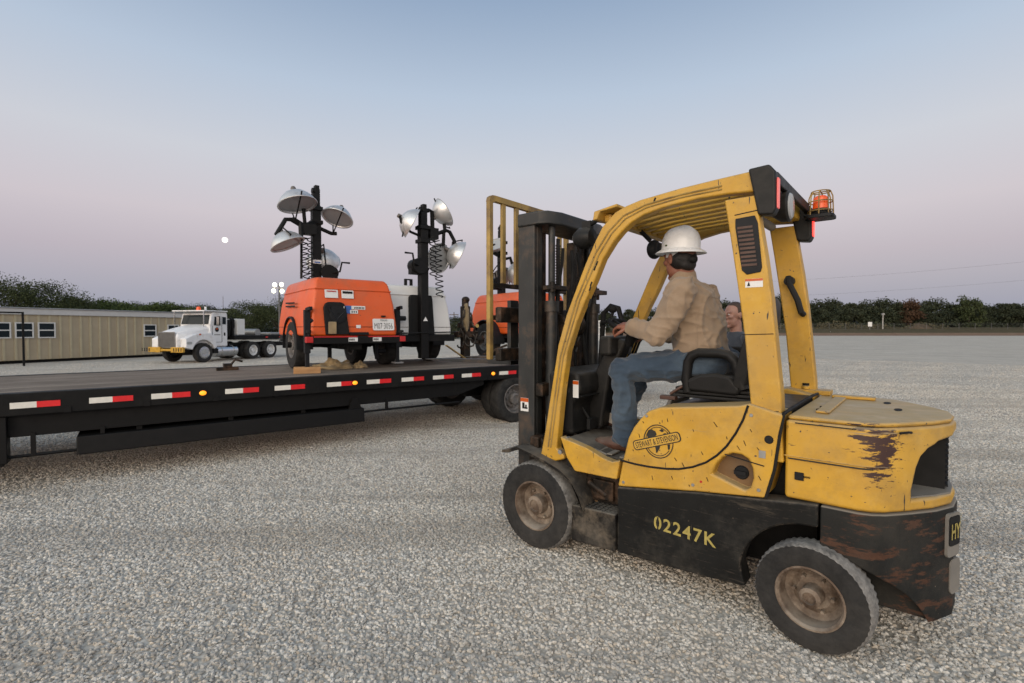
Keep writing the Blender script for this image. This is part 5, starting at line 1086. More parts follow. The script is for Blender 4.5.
for a in (.075, OW-.145):
    g = MB(); sprism(outer+inner, a, a+.07, g); ap = obj('guard_side', g, M['yellow'], fk, bevel=.012, seg=3)
    mid = [(1.665, .72, 1.585, .72), (1.625, 1.0, 1.54, 1.0), (1.565, 1.36, 1.48, 1.36), (1.445, 1.74, 1.345, 1.74), (1.30, 2.05, 1.20, 2.02), (1.20, 2.19, 1.11, 2.14), (1.08, 2.285, 1.03, 2.21), (.92, 2.325, .90, 2.26), (.70, 2.345, .70, 2.285), (.47, 2.355, .47, 2.29)]
    yy = -a+.001 if a < .5 else -a-.071; g = MB()
    for f_, r_ in ((.45, .006), (.72, .005)): g.tube([(p[0]+(p[2]-p[0])*f_, yy, p[1]+(p[3]-p[1])*f_) for p in mid], r_, 5)
    obj('guard_groove', g, M['oldyellow'], ap)
    g = MB(); sprism(bpil, a-.01, a+.075, g); bp_ = obj('guard_leg', g, M['yellow'], fk, bevel=.010, seg=3)
    if a > .5:
        g = MB(); g.box((.08, -a+.03, 1.118), (.36, -a-.09, 1.15)); g.cyl((.22, -a+.012, 1.15), (.22, -a+.012, 1.175), .024, n=14); obj('leg_foot', g, M['yellow'], bp_, bevel=.006)
        g = MB(); g.cyl((.22, -a+.012, 1.176), (.22, -a+.012, 1.19), .020, n=14); obj('bolt', g, M['ink'], bp_)
        g = MB(); g.tube([(.325, -a+.05, 1.90), (.32, -a+.065, 1.86), (.265, -a+.07, 1.74), (.245, -a+.065, 1.66), (.235, -a+.04, 1.645)], .019, 8); g.cyl((.318, -a+.03, 1.87), (.318, -a+.07, 1.87), .032, n=12); obj('grab_handle', g, M['plastic'], fk)
    else:
        vt = MB(); vp = [(.395, 2.135), (.30, 2.14), (.285, 2.10), (.262, 1.87), (.268, 1.845), (.335, 1.835), (.36, 1.86), (.395, 2.09)]; sprism(vp, a-.016, a-.009, vt); vn = obj('vent_panel', vt, M['fender'], bp_, bevel=.003)
        vt = MB()
        for k in range(10): z = 1.885+.022*k; x0 = .285+.012*k/9*2; vt.bar((x0, -a+.017, z), (x0+.075, -a+.017, z), .004, .012)
        obj('vent_louvres', vt, M['leather'], vn)
        vt = MB(); plate(vt, (.300, -a+.0102, 1.79), (-1, 0, 0), (0, 0, 1), .085, .045, .002); vt.cur = 1; plate(vt, (.300, -a+.0125, 1.806), (-1, 0, 0), (0, 0, 1), .085, .012, .001); vt.cur = 2; vt.add([(.333, -a+.0135, 1.775), (.318, -a+.0135, 1.775), (.325, -a+.0135, 1.798), (.333, -a+.0125, 1.775), (.318, -a+.0125, 1.775), (.325, -a+.0125, 1.798)], [(0, 1, 2), (0, 1, 4, 3), (1, 2, 5, 4), (2, 0, 3, 5)])
        obj('warning_decal', vt, [M['sticker'], M['amber'], M['ink']], bp_)
        vt = MB(); vt.bar((.40, -a+.0105, 2.155), (.285, -a+.0105, 2.165), .003, .005); vt.bar((.355, -a+.0105, 1.52), (.205, -a+.0105, 1.525), .003, .004); vt.bar((.315, -a+.0105, 1.13), (.175, -a+.0105, 1.13), .003, .003); obj('leg_joint', vt, M['ink'], bp_)
        vt = MB(); vt.cyl((1.53, -a+.004, .70), (1.53, -a-.01, .70), .016, n=10); vt.cyl((1.475, -a+.004, .80), (1.475, -a-.03, .80), .014, n=10); obj('bolt', vt, M['galv'], ap)
        vt = MB(); vt.cyl((1.30, -a+.002, 1.70), (1.285, -a+.002, 1.745), .010, n=6); 
        for (x, z) in ((1.265, 1.93), (1.25, 1.96), (1.30, 1.80), (1.292, 1.83), (1.40, 1.40), (1.46, 1.12), (1.385, 1.47), (.86, 2.30)): vt.bar((x, -a+.0012, z), (x-.012, -a+.0012, z+.028), .003, .010)
        obj('paint_chip', vt, M['ink'], ap)
g = MB(); g.box((1.235, -.146, 2.245), (1.185, -(OW-.146), 2.30)); g.box((.33, -.146, 2.27), (.27, -(OW-.146), 2.37)); rf = obj('guard_crossbar', g, M['yellow'], fk, bevel=.01)
g = MB(); g.prism([(1.275, 2.255), (1.265, 2.31), (1.10, 2.335), (1.10, 2.315), (1.22, 2.301), (1.245, 2.255)], SZ, .07, OW-.07); obj('guard_lip', g, M['yellow'], fk, bevel=.006)
for k in range(8):
    g = MB(); o = .21+k*.112; w2_ = .027
    g.loft([[(s, -o+w2_, z), (s, -o-w2_, z), (s, -o-w2_, z+.038), (s, -o+w2_, z+.038)] for s, z in ((1.184, 2.255), (.95, 2.285), (.332, 2.312))]); obj('roof_slat', g, M['yellow'], fk, bevel=.008)
g = MB(); g.cyl((.42, -.50, 2.235), (.42, -.96, 2.235), .026, n=14); g.cur = 1; g.cyl((.42, -.44, 2.235), (.42, -.50, 2.235), .030, n=14); obj('document_tube', g, [M['greyplate'], M['ink']], fk)
# rear lamps, beacon
for o, lit in ((.11, 0), (OW-.11, 1)):
    g = MB(); g.prism([(.335, 2.385), (.235, 2.39), (.205, 2.35), (.20, 2.16), (.215, 2.13), (.285, 2.14)], SZ, o-.055, o+(.02 if o < .5 else .05)); lh = obj('lamp_housing', g, M['plastic'], fk, bevel=.012, seg=3)
    g = MB(); g.box((.203, -o+.035 if o < .5 else -o+.02, 2.165), (.194, -o-.005 if o < .5 else -o-.03, 2.32)); obj('tail_lens', g, M['pinklens'] if not lit else M['redlit'], lh, bevel=.006)
g = MB(); g.box((.245, -.166, 2.315), (.215, -(OW-.166), 2.375)); obj('lamp_bar', g, M['plastic'], fk, bevel=.008)
g = MB(); g.lathe([(0, .30), (.05, .295), (.085, .25), (.088, .215), (.08, .205), (0, .205)], 24, 'x', (0, -.42, 2.24)); g.box((.25, -.40, 2.30), (.22, -.44, 2.36)); wl_ = obj('work_lamp', g, M['plastic'], fk, ang=40)
g = MB(); g.lathe([(0, .206), (.074, .206), (.066, .197), (0, .192)], 24, 'x', (0, -.42, 2.24)); obj('lamp_lens', g, M['lens'], wl_)
bx_, by_ = .15, -(OW-.17)
ZB_ = 2.262
g = MB(); g.prism([(x+bx_, y+by_) for x, y in rrect(.16, .16, .03)], lambda x, y, d: (x, y, d), ZB_, ZB_+.022); g.box((.10, by_+.05, ZB_+.022), (.24, by_-.05, ZB_+.032)); bs_ = obj('beacon_bracket', g, M['fender'], fk, bevel=.004)
g = MB(); g.lathe([(0, ZB_+.15), (.028, ZB_+.148), (.042, ZB_+.135), (.046, ZB_+.065), (0, ZB_+.065)], 24, 'z', (bx_, by_, 0)); be = obj('beacon', g, M['beacon'], fk)
g = MB(); g.lathe([(.048, ZB_+.065), (.055, ZB_+.052), (.055, ZB_+.033), (0, ZB_+.033)], 24, 'z', (bx_, by_, 0)); obj('beacon_base', g, M['ink'], be)
g = MB(); rr = .066
for k in range(8):
    a = 2*PI*k/8; c_, s2 = math.cos(a), math.sin(a); g.tube([(bx_+rr*1.08*c_, by_+rr*1.08*s2, ZB_+.024), (bx_+rr*c_, by_+rr*s2, ZB_+.14), (bx_+rr*.8*c_, by_+rr*.8*s2, ZB_+.175)], .004, 5)
for z, r in ((.05, 1.06), (.11, 1.01), (.175, .8)): g.tube([(bx_+rr*r*math.cos(2*PI*k/20), by_+rr*r*math.sin(2*PI*k/20), ZB_+z) for k in range(20)], .004, 5, True)
g.tube([(bx_-.053, by_, ZB_+.175), (bx_+.053, by_, ZB_+.175)], .004, 5); g.tube([(bx_, by_-.053, ZB_+.175), (bx_, by_+.053, ZB_+.175)], .004, 5); obj('beacon_cage', g, M['oldyellow'], fk)
# mirror hung under the front of the roof
g = MB(); g.ell((1.10, -.62, 2.115), (.05, .068, .068), 18, 12); g.box((1.06, -.57, 2.07), (1.10, -.69, 2.16)); g.tube([(1.13, -.62, 2.18), (1.20, -.60, 2.26)], .016, 7); obj('mirror', g, M['fender'], fk, ang=50)
# mast
def rail(a, b, mat, name, x0=1.83, x1=1.985, z0=.10, z1=2.34):
    g = MB(); g.box((x0, -a, z0), (x1, -b, z1)); return obj(name, g, mat, fk, bevel=.008)
r1 = rail(.17, .205, M['mast'], 'mast_rail')
g = MB(); g.box((1.83, -.206, .10), (1.855, -.27, 2.33)); g.box((1.96, -.206, .10), (1.985, -.27, 2.33)); obj('mast_flange', g, M['mast'], r1, bevel=.006)
r2 = rail(OW-.205, OW-.17, M['mast'], 'mast_rail'); g = MB(); g.box((1.83, -(OW-.27), .10), (1.855, -(OW-.206), 2.33)); g.box((1.96, -(OW-.27), .10), (1.985, -(OW-.206), 2.33)); obj('mast_flange', g, M['mast'], r2, bevel=.006)
for a, b in ((.285, .315), (OW-.315, OW-.285)):
    ri_ = rail(a, b, M['grease'], 'inner_rail', 1.86, 2.03, .2, 2.30); g = MB(); e = .3155 if a < .5 else OW-.3155; g.box((1.865, -e, .2), (1.89, -(e+(.05 if a < .5 else -.05)), 2.29)); obj('inner_flange', g, M['grease'], ri_, bevel=.005)
g = MB(); tp2 = [(1.985, .155), (1.78, .155), (1.72, .20), (1.68, .32), (1.68, OW-.32), (1.72, OW-.20), (1.78, OW-.155), (1.985, OW-.155)]; g.prism(tp2, lambda s, o, d: (s, -o, d), 2.315, 2.415); obj('mast_crossbeam', g, M['mast'], fk, bevel=.016, seg=3)
for z in (.35, 1.05): 
    g = MB(); g.box((1.76, -.18, z), (1.829, -(OW-.18), z+.10)); obj('mast_tie', g, M['grease'], fk, bevel=.01)
for o in (.30, OW-.30):
    g = MB(); g.cyl((1.765, -o, .20), (1.765, -o, 1.72), .042, n=20); g.cyl((1.765, -o, 1.68), (1.765, -o, 1.76), .055, n=20); g.cyl((1.765, -o, .2), (1.765, -o, .62), .058, n=20); cy = obj('lift_cylinder', g, M['mast'], fk, ang=40)
    g = MB(); g.cyl((1.765, -o, 1.74), (1.765, -o, 2.32), .026, n=16); obj('cylinder_rod', g, M['mast'], cy)
    g = MB(); g.box((1.70, -o+.07, 1.84), (1.80, -o-.12, 1.875)); g.cyl((1.72, -o+.05, 1.82), (1.72, -o+.05, 1.90), .02, n=10); g.cyl((1.79, -o-.10, 1.80), (1.79, -o-.10, 1.9), .022, n=10); obj('cylinder_clamp', g, M['grease'], cy, bevel=.006)
for o in (.44, .68):
    g = MB(); g.box((1.80, -o-.018, .9), (1.812, -o+.018, 2.25)); 
    for k in range(60): g.box((1.797, -o-.022, .92+.0215*k), (1.815, -o+.022, .932+.0215*k))
    obj('lift_chain', g, M['chain'], fk)
    g = MB(); g.cyl((1.80, -o-.03, 1.58), (1.80, -o+.03, 1.58), .085, n=22); g.cyl((1.80, -o-.035, 1.58), (1.80, -o+.035, 1.58), .03, n=12); obj('chain_pulley', g, M['grease'], fk, bevel=.006)
g = MB(); g.cyl((1.80, -.56, .2), (1.80, -.56, 1.45), .055, n=18); g.cyl((1.80, -.56, 1.42), (1.80, -.56, 1.5), .07, n=18); obj('free_lift_cylinder', g, M['grease'], fk, ang=40)
for (o, ph) in ((.37, 0), (.50, 1), (.62, 2), (.74, .5), (.79, 1.3)):
    g = MB(); g.tube([(1.74+.02*math.sin(i*.8+ph), -o-.02*math.sin(i*.5+ph), .55+.115*i) for i in range(15)], .013, 6); obj('hydraulic_hose', g, M['ink'], fk)
g = MB(); g.tube([(1.60, -.90, 1.05), (1.52, -.90, 1.40), (1.50, -.90, 1.62), (1.53, -.90, 1.72), (1.60, -.90, 1.74), (1.66, -.89, 1.68), (1.68, -.88, 1.3), (1.68, -.87, 1.0)], .022, 8); g.tube([(1.56, -.84, 1.1), (1.50, -.84, 1.45), (1.55, -.84, 1.62), (1.66, -.85, 1.6)], .014, 7); obj('hose_loop', g, M['ink'], fk)
g = MB(); plate(g, (1.92, -.1695, .98), (-1, 0, 0), (0, 0, 1), .075, .10, .002); g.cur = 1; plate(g, (1.92, -.1672, 1.015), (-1, 0, 0), (0, 0, 1), .075, .028, .0012); g.cur = 2
for (x, z, w_, h) in ((1.93, .975, .022, .04), (1.905, .965, .014, .03), (1.915, .955, .05, .012)): plate(g, (x, -.1672, z), (-1, 0, 0), (0, 0, 1), w_, h, .001)
obj('warning_decal', g, [M['sticker'], M['amber'], M['ink']], r1)
# work lamp on the guard beside the mast, tilt gear
for o in (.21,):
    g = MB(); g.lathe([(0, 1.50), (.05, 1.50), (.075, 1.46), (.075, 1.40), (.06, 1.37), (0, 1.36)], 20, 'x', (0, -o-.02, 2.18)); g.box((1.37, -o-.03, 2.22), (1.44, -o+.01, 2.29)); g.tube([(1.40, -o-.01, 2.26), (1.33, -o-.01, 2.29), (1.25, -o-.01, 2.27)], .018, 7); hl = obj('head_lamp', g, M['plastic'], fk, ang=40)
    g = MB(); g.lathe([(0, 1.505), (.045, 1.505), (.04, 1.50), (0, 1.50)], 16, 'x', (0, -o-.02, 2.18)); obj('lamp_lens', g, M['lens'], hl)
for o in (.14, OW-.14):
    g = MB(); g.cyl((1.30, -o-.10, .62), (1.80, -o-.10, .72), .05, n=16); g.cyl((1.7, -o-.1, .70), (1.86, -o-.10, .735), .025, n=12); obj('tilt_cylinder', g, M['grease'], fk, ang=40)
g = MB(); g.box((1.86, -.14, .50), (1.72, -.30, .62)); g.box((1.84, -.13, .62), (1.76, -.25, .76)); g.cyl((1.79, -.16, .70), (1.79, -.26, .70), .06, n=16); obj('mast_hinge', g, M['grease'], fk, bevel=.012)
# carriage, forks, load backrest
for z0, z1 in ((1.60, 1.72), (1.30, 1.40)):
    g = MB(); g.box((2.10, -.10, z0), (2.16, -(OW-.02), z1)); obj('carriage_bar', g, M['grease'], fk, bevel=.012)
g = MB(); g.box((2.05, -.32, 1.30), (2.10, -.40, 1.80)); g.box((2.05, -(OW-.40), 1.30), (2.10, -(OW-.32), 1.80)); g.box((2.165, -.30, 1.62), (2.185, -.46, 1.76)); obj('carriage_plate', g, M['grease'], fk, bevel=.01)
for o in (.34, OW-.34):
    g = MB(); g.box((2.162, -o-.05, 1.26), (2.20, -o+.05, 1.78)); g.loft([[(2.162, -o-.05, 1.26), (2.162, -o+.05, 1.26), (2.162, -o+.05, 1.305), (2.162, -o-.05, 1.305)], [(3.15, -o-.05, 1.26), (3.15, -o+.05, 1.26), (3.15, -o+.05, 1.275), (3.15, -o-.05, 1.275)], [(3.25, -o-.03, 1.26), (3.25, -o+.03, 1.26), (3.25, -o+.03, 1.268), (3.25, -o-.03, 1.268)]]); obj('fork', g, M['mast'], fk, bevel=.008)
lb = MB(); lb.box((2.205, -.09, 1.31), (2.245, -.135, 2.555)); obj('backrest_post', lb, M['oldyellow'], fk, bevel=.008)
lb = MB(); lb.box((2.205, -(OW-.055), 1.31), (2.245, -(OW-.01), 2.555)); obj('backrest_post', lb, M['oldyellow'], fk, bevel=.008)
lb = MB(); lb.loft([[(2.205, -o, z), (2.245, -o, z), (2.245, -o-dx, z-dz), (2.205, -o-dx, z-dz)] for o, z, dx, dz in ((.09, 2.54, .045, 0), (.10, 2.575, .04, .04), (.125, 2.592, .02, .045), (.16, 2.595, 0, .045), (OW-.09, 2.595, 0, .045), (OW-.05, 2.592, -.02, .045), (OW-.02, 2.575, -.04, .04), (OW-.01, 2.54, -.045, 0))]); brt = obj('backrest_top', lb, M['oldyellow'], fk)
for o in (.27, .435, .60, .765, .93, 1.06):
    lb = MB(); lb.box((2.212, -o+.022, 1.916), (2.238, -o-.022, 2.552)); obj('backrest_bar', lb, M['oldyellow'], fk, bevel=.004)
lb = MB(); lb.box((2.206, -.136, 1.88), (2.244, -(OW-.056), 1.915)); lb.box((2.206, -.136, 1.62), (2.244, -(OW-.056), 1.66)); obj('backrest_rail', lb, M['grease'], fk, bevel=.006)
# dash, steering, pedals, seat
g = MB(); g.prism([(1.50, .80), (1.60, .80), (1.70, 1.0), (1.72, 1.23), (1.62, 1.27), (1.46, 1.24), (1.44, 1.12), (1.52, 1.0)], SZ, .19, OW-.19); ds = obj('dash_cowl', g, M['plastic'], fk, bevel=.03, seg=4)
g = MB(); g.box((1.437, -.2, 1.075), (1.70, -(OW-.2), 1.083)); g.box((1.60, -.186, .84), (1.50, -.189, 1.22)); obj('cowl_seam', g, M['ink'], ds)
g = MB(); plate(g, (1.475, -.1885, 1.13), (-1, 0, 0), (0, 0, 1), .045, .12, .003); g.cur = 1; plate(g, (1.475, -.1852, 1.175), (-1, 0, 0), (0, 0, 1), .045, .025, .001); obj('warning_decal', g, [M['sticker'], M['amber']], ds)
g = MB(); g.loft([[(1.56, -.44, .82), (1.56, -.62, .82), (1.42, -.62, .82), (1.42, -.44, .82)], [(1.50, -.45, 1.2), (1.50, -.61, 1.2), (1.36, -.61, 1.2), (1.36, -.45, 1.2)], [(1.36, -.47, 1.50), (1.36, -.60, 1.50), (1.24, -.60, 1.46), (1.24, -.47, 1.46)]]); g.box((1.40, -.36, 1.36), (1.30, -.70, 1.50)); sc2 = obj('steering_column', g, M['plastic'], fk, bevel=.025, seg=3)
WC = Vector((1.20, -.52, 1.545)); wd = Vector((-.42, 0, 1)).normalized(); Q = Matrix.Translation(WC)@rot_to(wd)
g = MB(); g.M = Q; g.tube([(.185*math.cos(2*PI*k/36), .185*math.sin(2*PI*k/36), 0) for k in range(36)], .016, 9, True)
for a in (90, 210, 330): g.bar((.02*math.cos(R(a)), .02*math.sin(R(a)), -.02), (.18*math.cos(R(a)), .18*math.sin(R(a)), 0), .03, .014)
g.lathe([(0, .012), (.045, .01), (.055, -.02), (.04, -.05), (.03, -.12), (0, -.12)], 18, 'z'); obj('steering_wheel', g, M['ink'], fk, ang=50)
g = MB(); g.M = Q; a = R(35); kx, ky = .185*math.cos(a), .185*math.sin(a); 
g.M = Matrix.Identity(4); g.cyl(WC+Vector((.16, .04, .09)), WC+Vector((.15, .04, .13)), .012); g.ell(WC+Vector((.15, .04, .15)), (.034, .034, .03)); obj('spinner_knob', g, M['ink'], fk, ang=60)
g = MB()
for k in range(3): o = .72+.05*k; g.tube([(1.40, -o, 1.20), (1.34, -o, 1.36), (1.30, -o, 1.46)], .009, 6); g.ell((1.297, -o, 1.475), (.018, .018, .024), 10, 8)
g.box((1.48, -.69, 1.10), (1.36, -.86, 1.22)); obj('control_lever', g, M['ink'], fk, ang=50)
g = MB(); g.box((1.48, -.50, .85), (1.44, -.62, .94)); g.box((1.46, -.30, .83), (1.43, -.40, .91)); g.bar((1.46, -.56, .9), (1.54, -.56, 1.02), .02, .02); g.bar((1.45, -.35, .88), (1.54, -.35, 1.0), .02, .02); obj('pedal', g, M['ink'], fk, bevel=.008)
sb_ = MB()
for k, (z, dx) in enumerate(((1.128, 0), (1.150, .012), (1.172, .024))): sb_.prism([(x, y) for x, y in [(.84-dx, .29+dx), (.84-dx, .83-dx), (.36+dx, .83-dx), (.33+dx, .78), (.33+dx, .34), (.36+dx, .29+dx)]], lambda s, o, d: (s, -o, d), z, z+.017)
seat_b = obj('seat_bellows', sb_, M['vinyl'], fk, bevel=.005)
def seatpad(p, d): return Vector((p.x, p.y, p.z*(1 if d.z < 0 else .8)))
g = MB(); g.box((.80, -.34, 1.19), (.38, -.80, 1.27)); seat_ = obj('seat_cushion', g, M['vinyl'], fk, bevel=.035, seg=4)
g = MB(); L0 = []
for (s, z, hw, th) in ((.43, 1.20, .20, .10), (.40, 1.32, .21, .12), (.37, 1.46, .20, .12), (.335, 1.60, .185, .10), (.315, 1.70, .15, .07), (.31, 1.735, .09, .04)):
    L0.append([(s+.01, -.56+hw*x, z) if False else (s-th*.5+th*y, -.49+hw*x, z) for x, y in [(1, .95), (.75, .62), (.3, .5), (-.3, .5), (-.75, .62), (-1, .95), (-1, .25), (-.6, 0), (.6, 0), (1, .25)]])
g.loft(L0); obj('seat_back', g, M['vinyl'], fk, bevel=.012, seg=3)
for sgn, oc in ((1, .315), (-1, .82)):
    g = MB(); path = [(.735, 1.16), (.745, 1.25), (.735, 1.345), (.715, 1.385), (.67, 1.405), (.55, 1.405), (.495, 1.395), (.46, 1.36), (.44, 1.29), (.41, 1.20)]
    g.tube([(s, -oc, z) for s, z in path], .030, 10); hr = obj('hip_restraint', g, M['vinyl'], fk, ang=60)
    g = MB(); g.prism([(.73, 1.17), (.74, 1.235), (.66, 1.275), (.56, 1.285), (.48, 1.27), (.42, 1.20), (.44, 1.16)], SZ, oc-.028, oc+.028); obj('side_shell', g, M['vinyl'], hr, bevel=.02, seg=3)
    g = MB(); g.lathe([(0, -.006), (.022, -.006), (.026, 0), (.0, 0)], 14, 'y', (.53, -oc+.029 if sgn > 0 else -oc-.029, 1.225)); obj('cap', g, M['ink'], hr)
g = MB(); g.box((.90, -.27, 1.105), (.80, -.32, 1.13)); g.tube([(.84, -.29, 1.14), (.80, -.30, 1.17), (.76, -.32, 1.20)], .010, 6); obj('seat_lever', g, M['leather'], fk, bevel=.008)
# ------------------------------------------------------------------ people
def frame(c, f, up=(0, 0, 1)):
    f = Vector(f).normalized(); y = Vector(up).cross(f).normalized(); z = f.cross(y)
    return Matrix.Translation(Vector(c))@Matrix((f, y, z)).transposed().to_4x4()
def head_shape(mb, c, f, up=(0, 0, 1), k=1.):
    """skull, jaw, brow, nose, lips, chin, ears; x forward, y left, z up from the middle of the skull"""
    old = mb.M; mb.M = old@frame(c, f, up)@Matrix.Scale(k, 4)
    mb.ell((-.012, 0, .025), (.098, .077, .098), 24, 16)
    mb.ell((.030, 0, -.050), (.060, .058, .075), 20, 14); mb.ell((.020, 0, -.080), (.062, .055, .045), 18, 12)
    mb.ell((.072, 0, -.108), (.022, .026, .020), 12, 8)           # chin
    for s in (-1, 1):
        mb.ell((.066, s*.036, -.018), (.028, .024, .022), 12, 8)  # cheek bones
        mb.ell((.080, s*.030, .028), (.016, .026, .010), 12, 8)   # brows
        mb.ell((.080, s*.031, .010), (.011, .014, .010), 10, 8)   # lids
        mb.ell((-.005, s*.079, -.006), (.020, .009, .033), 12, 10); mb.ell((-.012, s*.086, .008), (.013, .006, .018), 10, 8)   # ears
        mb.ell((.095, s*.011, -.030), (.010, .009, .008), 10, 8)
    mb.cap((.090, 0, .020), (.108, 0, -.022), .009, .012, 10); mb.ell((.108, 0, -.025), (.013, .012, .011), 10, 8)
    mb.ell((.090, 0, -.062), (.014, .024, .007), 12, 8); mb.ell((.088, 0, -.075), (.013, .021, .008), 12, 8)
    mb.M = old
def hand_shape(mb, wrist, d, back, k=1., curl=(30, 45, 30), thumb=1, spread=.0):
    """palm and five jointed fingers; d = wrist to knuckles, back = normal of the back of the hand, thumb = side (+1/-1)"""
    d = Vector(d).normalized(); b = Vector(back); b = (b-d*b.dot(d)).normalized(); x = d.cross(b)*thumb; w = Vector(wrist)
    P = lambda a, s, n: w+d*a*k+x*s*k+b*n*k
    for s in (-.028, -.010, .010, .028): mb.cap(P(.01, s*.65, 0), P(.085-abs(s-.01)*.2, s, .002), .019*k, .0145*k, 10)
    mb.cap(P(.02, .02, -.006), P(.07, .02, -.004), .02*k, .014*k, 10)
    for s, ln in ((.030, .86), (.010, 1.), (-.011, .93), (-.031, .74)):
        p = P(.085-abs(s-.01)*.2, s, .002); a = 0.; r = .0105
        for seg, cu in zip((.044, .027, .022), curl):
            a += R(cu); q = p+(d*math.cos(a)-b*math.sin(a)+x*spread*s*10)*seg*ln*k; mb.cap(p, q, r*k, r*.88*k, 10); p = q; r *= .88
    p = P(.022, .030, -.008); q = p+(d*.55+x*.75-b*.3).normalized()*.040*k; mb.cap(p, q, .0155*k, .0125*k, 10); r2 = q+(d*.85+x*.25-b*.45).normalized()*.032*k; mb.cap(q, r2, .012*k, .0105*k, 10); mb.cap(r2, r2+(d*.9-b*.5).normalized()*.022*k, .0105*k, .0085*k, 10)
def shift(me, fn):
    """move every vertex along its normal by fn(position)"""
    co = np.empty(len(me.vertices)*3); me.vertices.foreach_get('co', co); co = co.reshape(-1, 3)
    no = np.array([n.vector[:] for n in me.vertex_normals])
    am = np.array([fn(Vector(p)) for p in co]); me.vertices.foreach_set('co', (co+no*am[:, None]).ravel()); me.update()
def wrinkle(me, amp, sc, seed=0):
    shift(me, lambda p: amp*(mnoise.noise(Vector((p.x*sc, p.y*sc, p.z*sc*1.6))+Vector((seed, 0, 0)))+.5*mnoise.noise(Vector((p.x*sc*2.3, p.y*sc*2.3, p.z*sc*2.9))+Vector((0, seed, 0)))))

# ---- driver, in the forklift's own frame: V(s, o, z)
V = lambda s, o, z: Vector((s, -o, z))
dr = thing('person', 'seated driver in white hard hat, khaki shirt and blue jeans steering the forklift', 'person', FO, math.atan2(fu.y, fu.x))
hipL, kneeL, ankL = V(.64, .46, 1.335), V(1.19, .315, 1.275), V(1.165, .295, .83)
hipR, kneeR, ankR = V(.64, .66, 1.335), V(1.22, .665, 1.28), V(1.345, .60, .915)
shL, elL, wrL = V(.775, .305, 1.785), V(.895, .238, 1.515), V(1.105, .300, 1.572)
shR, elR, wrR = V(.79, .73, 1.775), V(.97, .80, 1.50), V(1.185, .735, 1.53)
neck, hc = V(.83, .495, 1.88), V(.858, .475, 2.012)
hf = Vector((1, -.48, -.02))
b = MB(); head_shape(b, hc, hf, (.06, 0, 1), 1.08); b.cap(V(.82, .505, 1.82), hc+Vector((-.03, 0, -.05)), .066, .060, 18)
b.cap(V(.745, .56, 1.40), V(.785, .53, 1.68), .10, .105, 16); b.cap(shL, shR, .06, .06, 12)
for (a, c, e) in ((shL, elL, wrL), (shR, elR, wrR)): b.cap(a, c, .055, .042, 12); b.cap(c, e, .042, .030, 12)
for (a, c, e) in ((hipL, kneeL, ankL), (hipR, kneeR, ankR)): b.cap(a, c, .075, .055, 12); b.cap(c, e, .05, .036, 12); b.cap(e, e+Vector((.10, 0, -.06)), .034, .03, 10)
b.cap(hipL, hipR, .09, .09, 12)
hand_shape(b, wrL+Vector((.012, 0, .0)), Vector((.96, -.18, -.02)), Vector((.05, .35, .93)), 1.04, (22, 38, 30), -1, .05)
hand_shape(b, wrR+Vector((.012, 0, 0)), Vector((.90, .30, -.10)), Vector((.1, -.3, .95)), 1.04, (38, 50, 35), 1)
bm_ = fuse(b, .0052, 4, .5); obj('body', bm_, M['skin'], dr, ang=180)
# shirt
s = MB()
def oval(c, rx, ry, n=20, tilt=0.): return [tuple(c+Vector((rx*math.cos(2*PI*k/n), ry*math.sin(2*PI*k/n), tilt*rx*math.cos(2*PI*k/n)))) for k in range(n)]
s.loft([oval(V(.73, .56, 1.30), .158, .205), oval(V(.738, .56, 1.38), .168, .210), oval(V(.75, .555, 1.48), .170, .202), oval(V(.768, .545, 1.60), .172, .208), oval(V(.785, .532, 1.70), .165, .215), oval(V(.795, .52, 1.775), .148, .212), oval(V(.81, .508, 1.83), .115, .165), oval(V(.825, .50, 1.87), .084, .092), oval(V(.835, .496, 1.89), .075, .080)])
for (a, c, e) in ((shL, elL, wrL), (shR, elR, wrR)):
    s.ell(a+Vector((0, 0, -.01)), (.092, .085, .088)); m1 = a.lerp(c, .5)+Vector((-.008, 0, 0)); s.cap(a, m1, .090, .082); s.cap(m1, c, .083, .070); m2 = c.lerp(e, .5); s.cap(c, m2, .070, .062); s.cap(m2, e, .062, .048)
sh = fuse(s, .0085, 7, .5); wrinkle(sh, .006, 9., 3)
def fold(p, sc, seed, dirv):
    q = Vector((p.x*dirv[0], p.y*dirv[1], p.z*dirv[2]))*sc+Vector((seed, seed*.7, 0)); return (1-abs(mnoise.noise(q))*2.2)
shift(sh, lambda p: .019*max(0, fold(p, 6.5, 4, (1.3, 1.0, .55)))**3-.005+.013*max(0, fold(p, 10., 9, (.6, .8, 1.6)))**3)
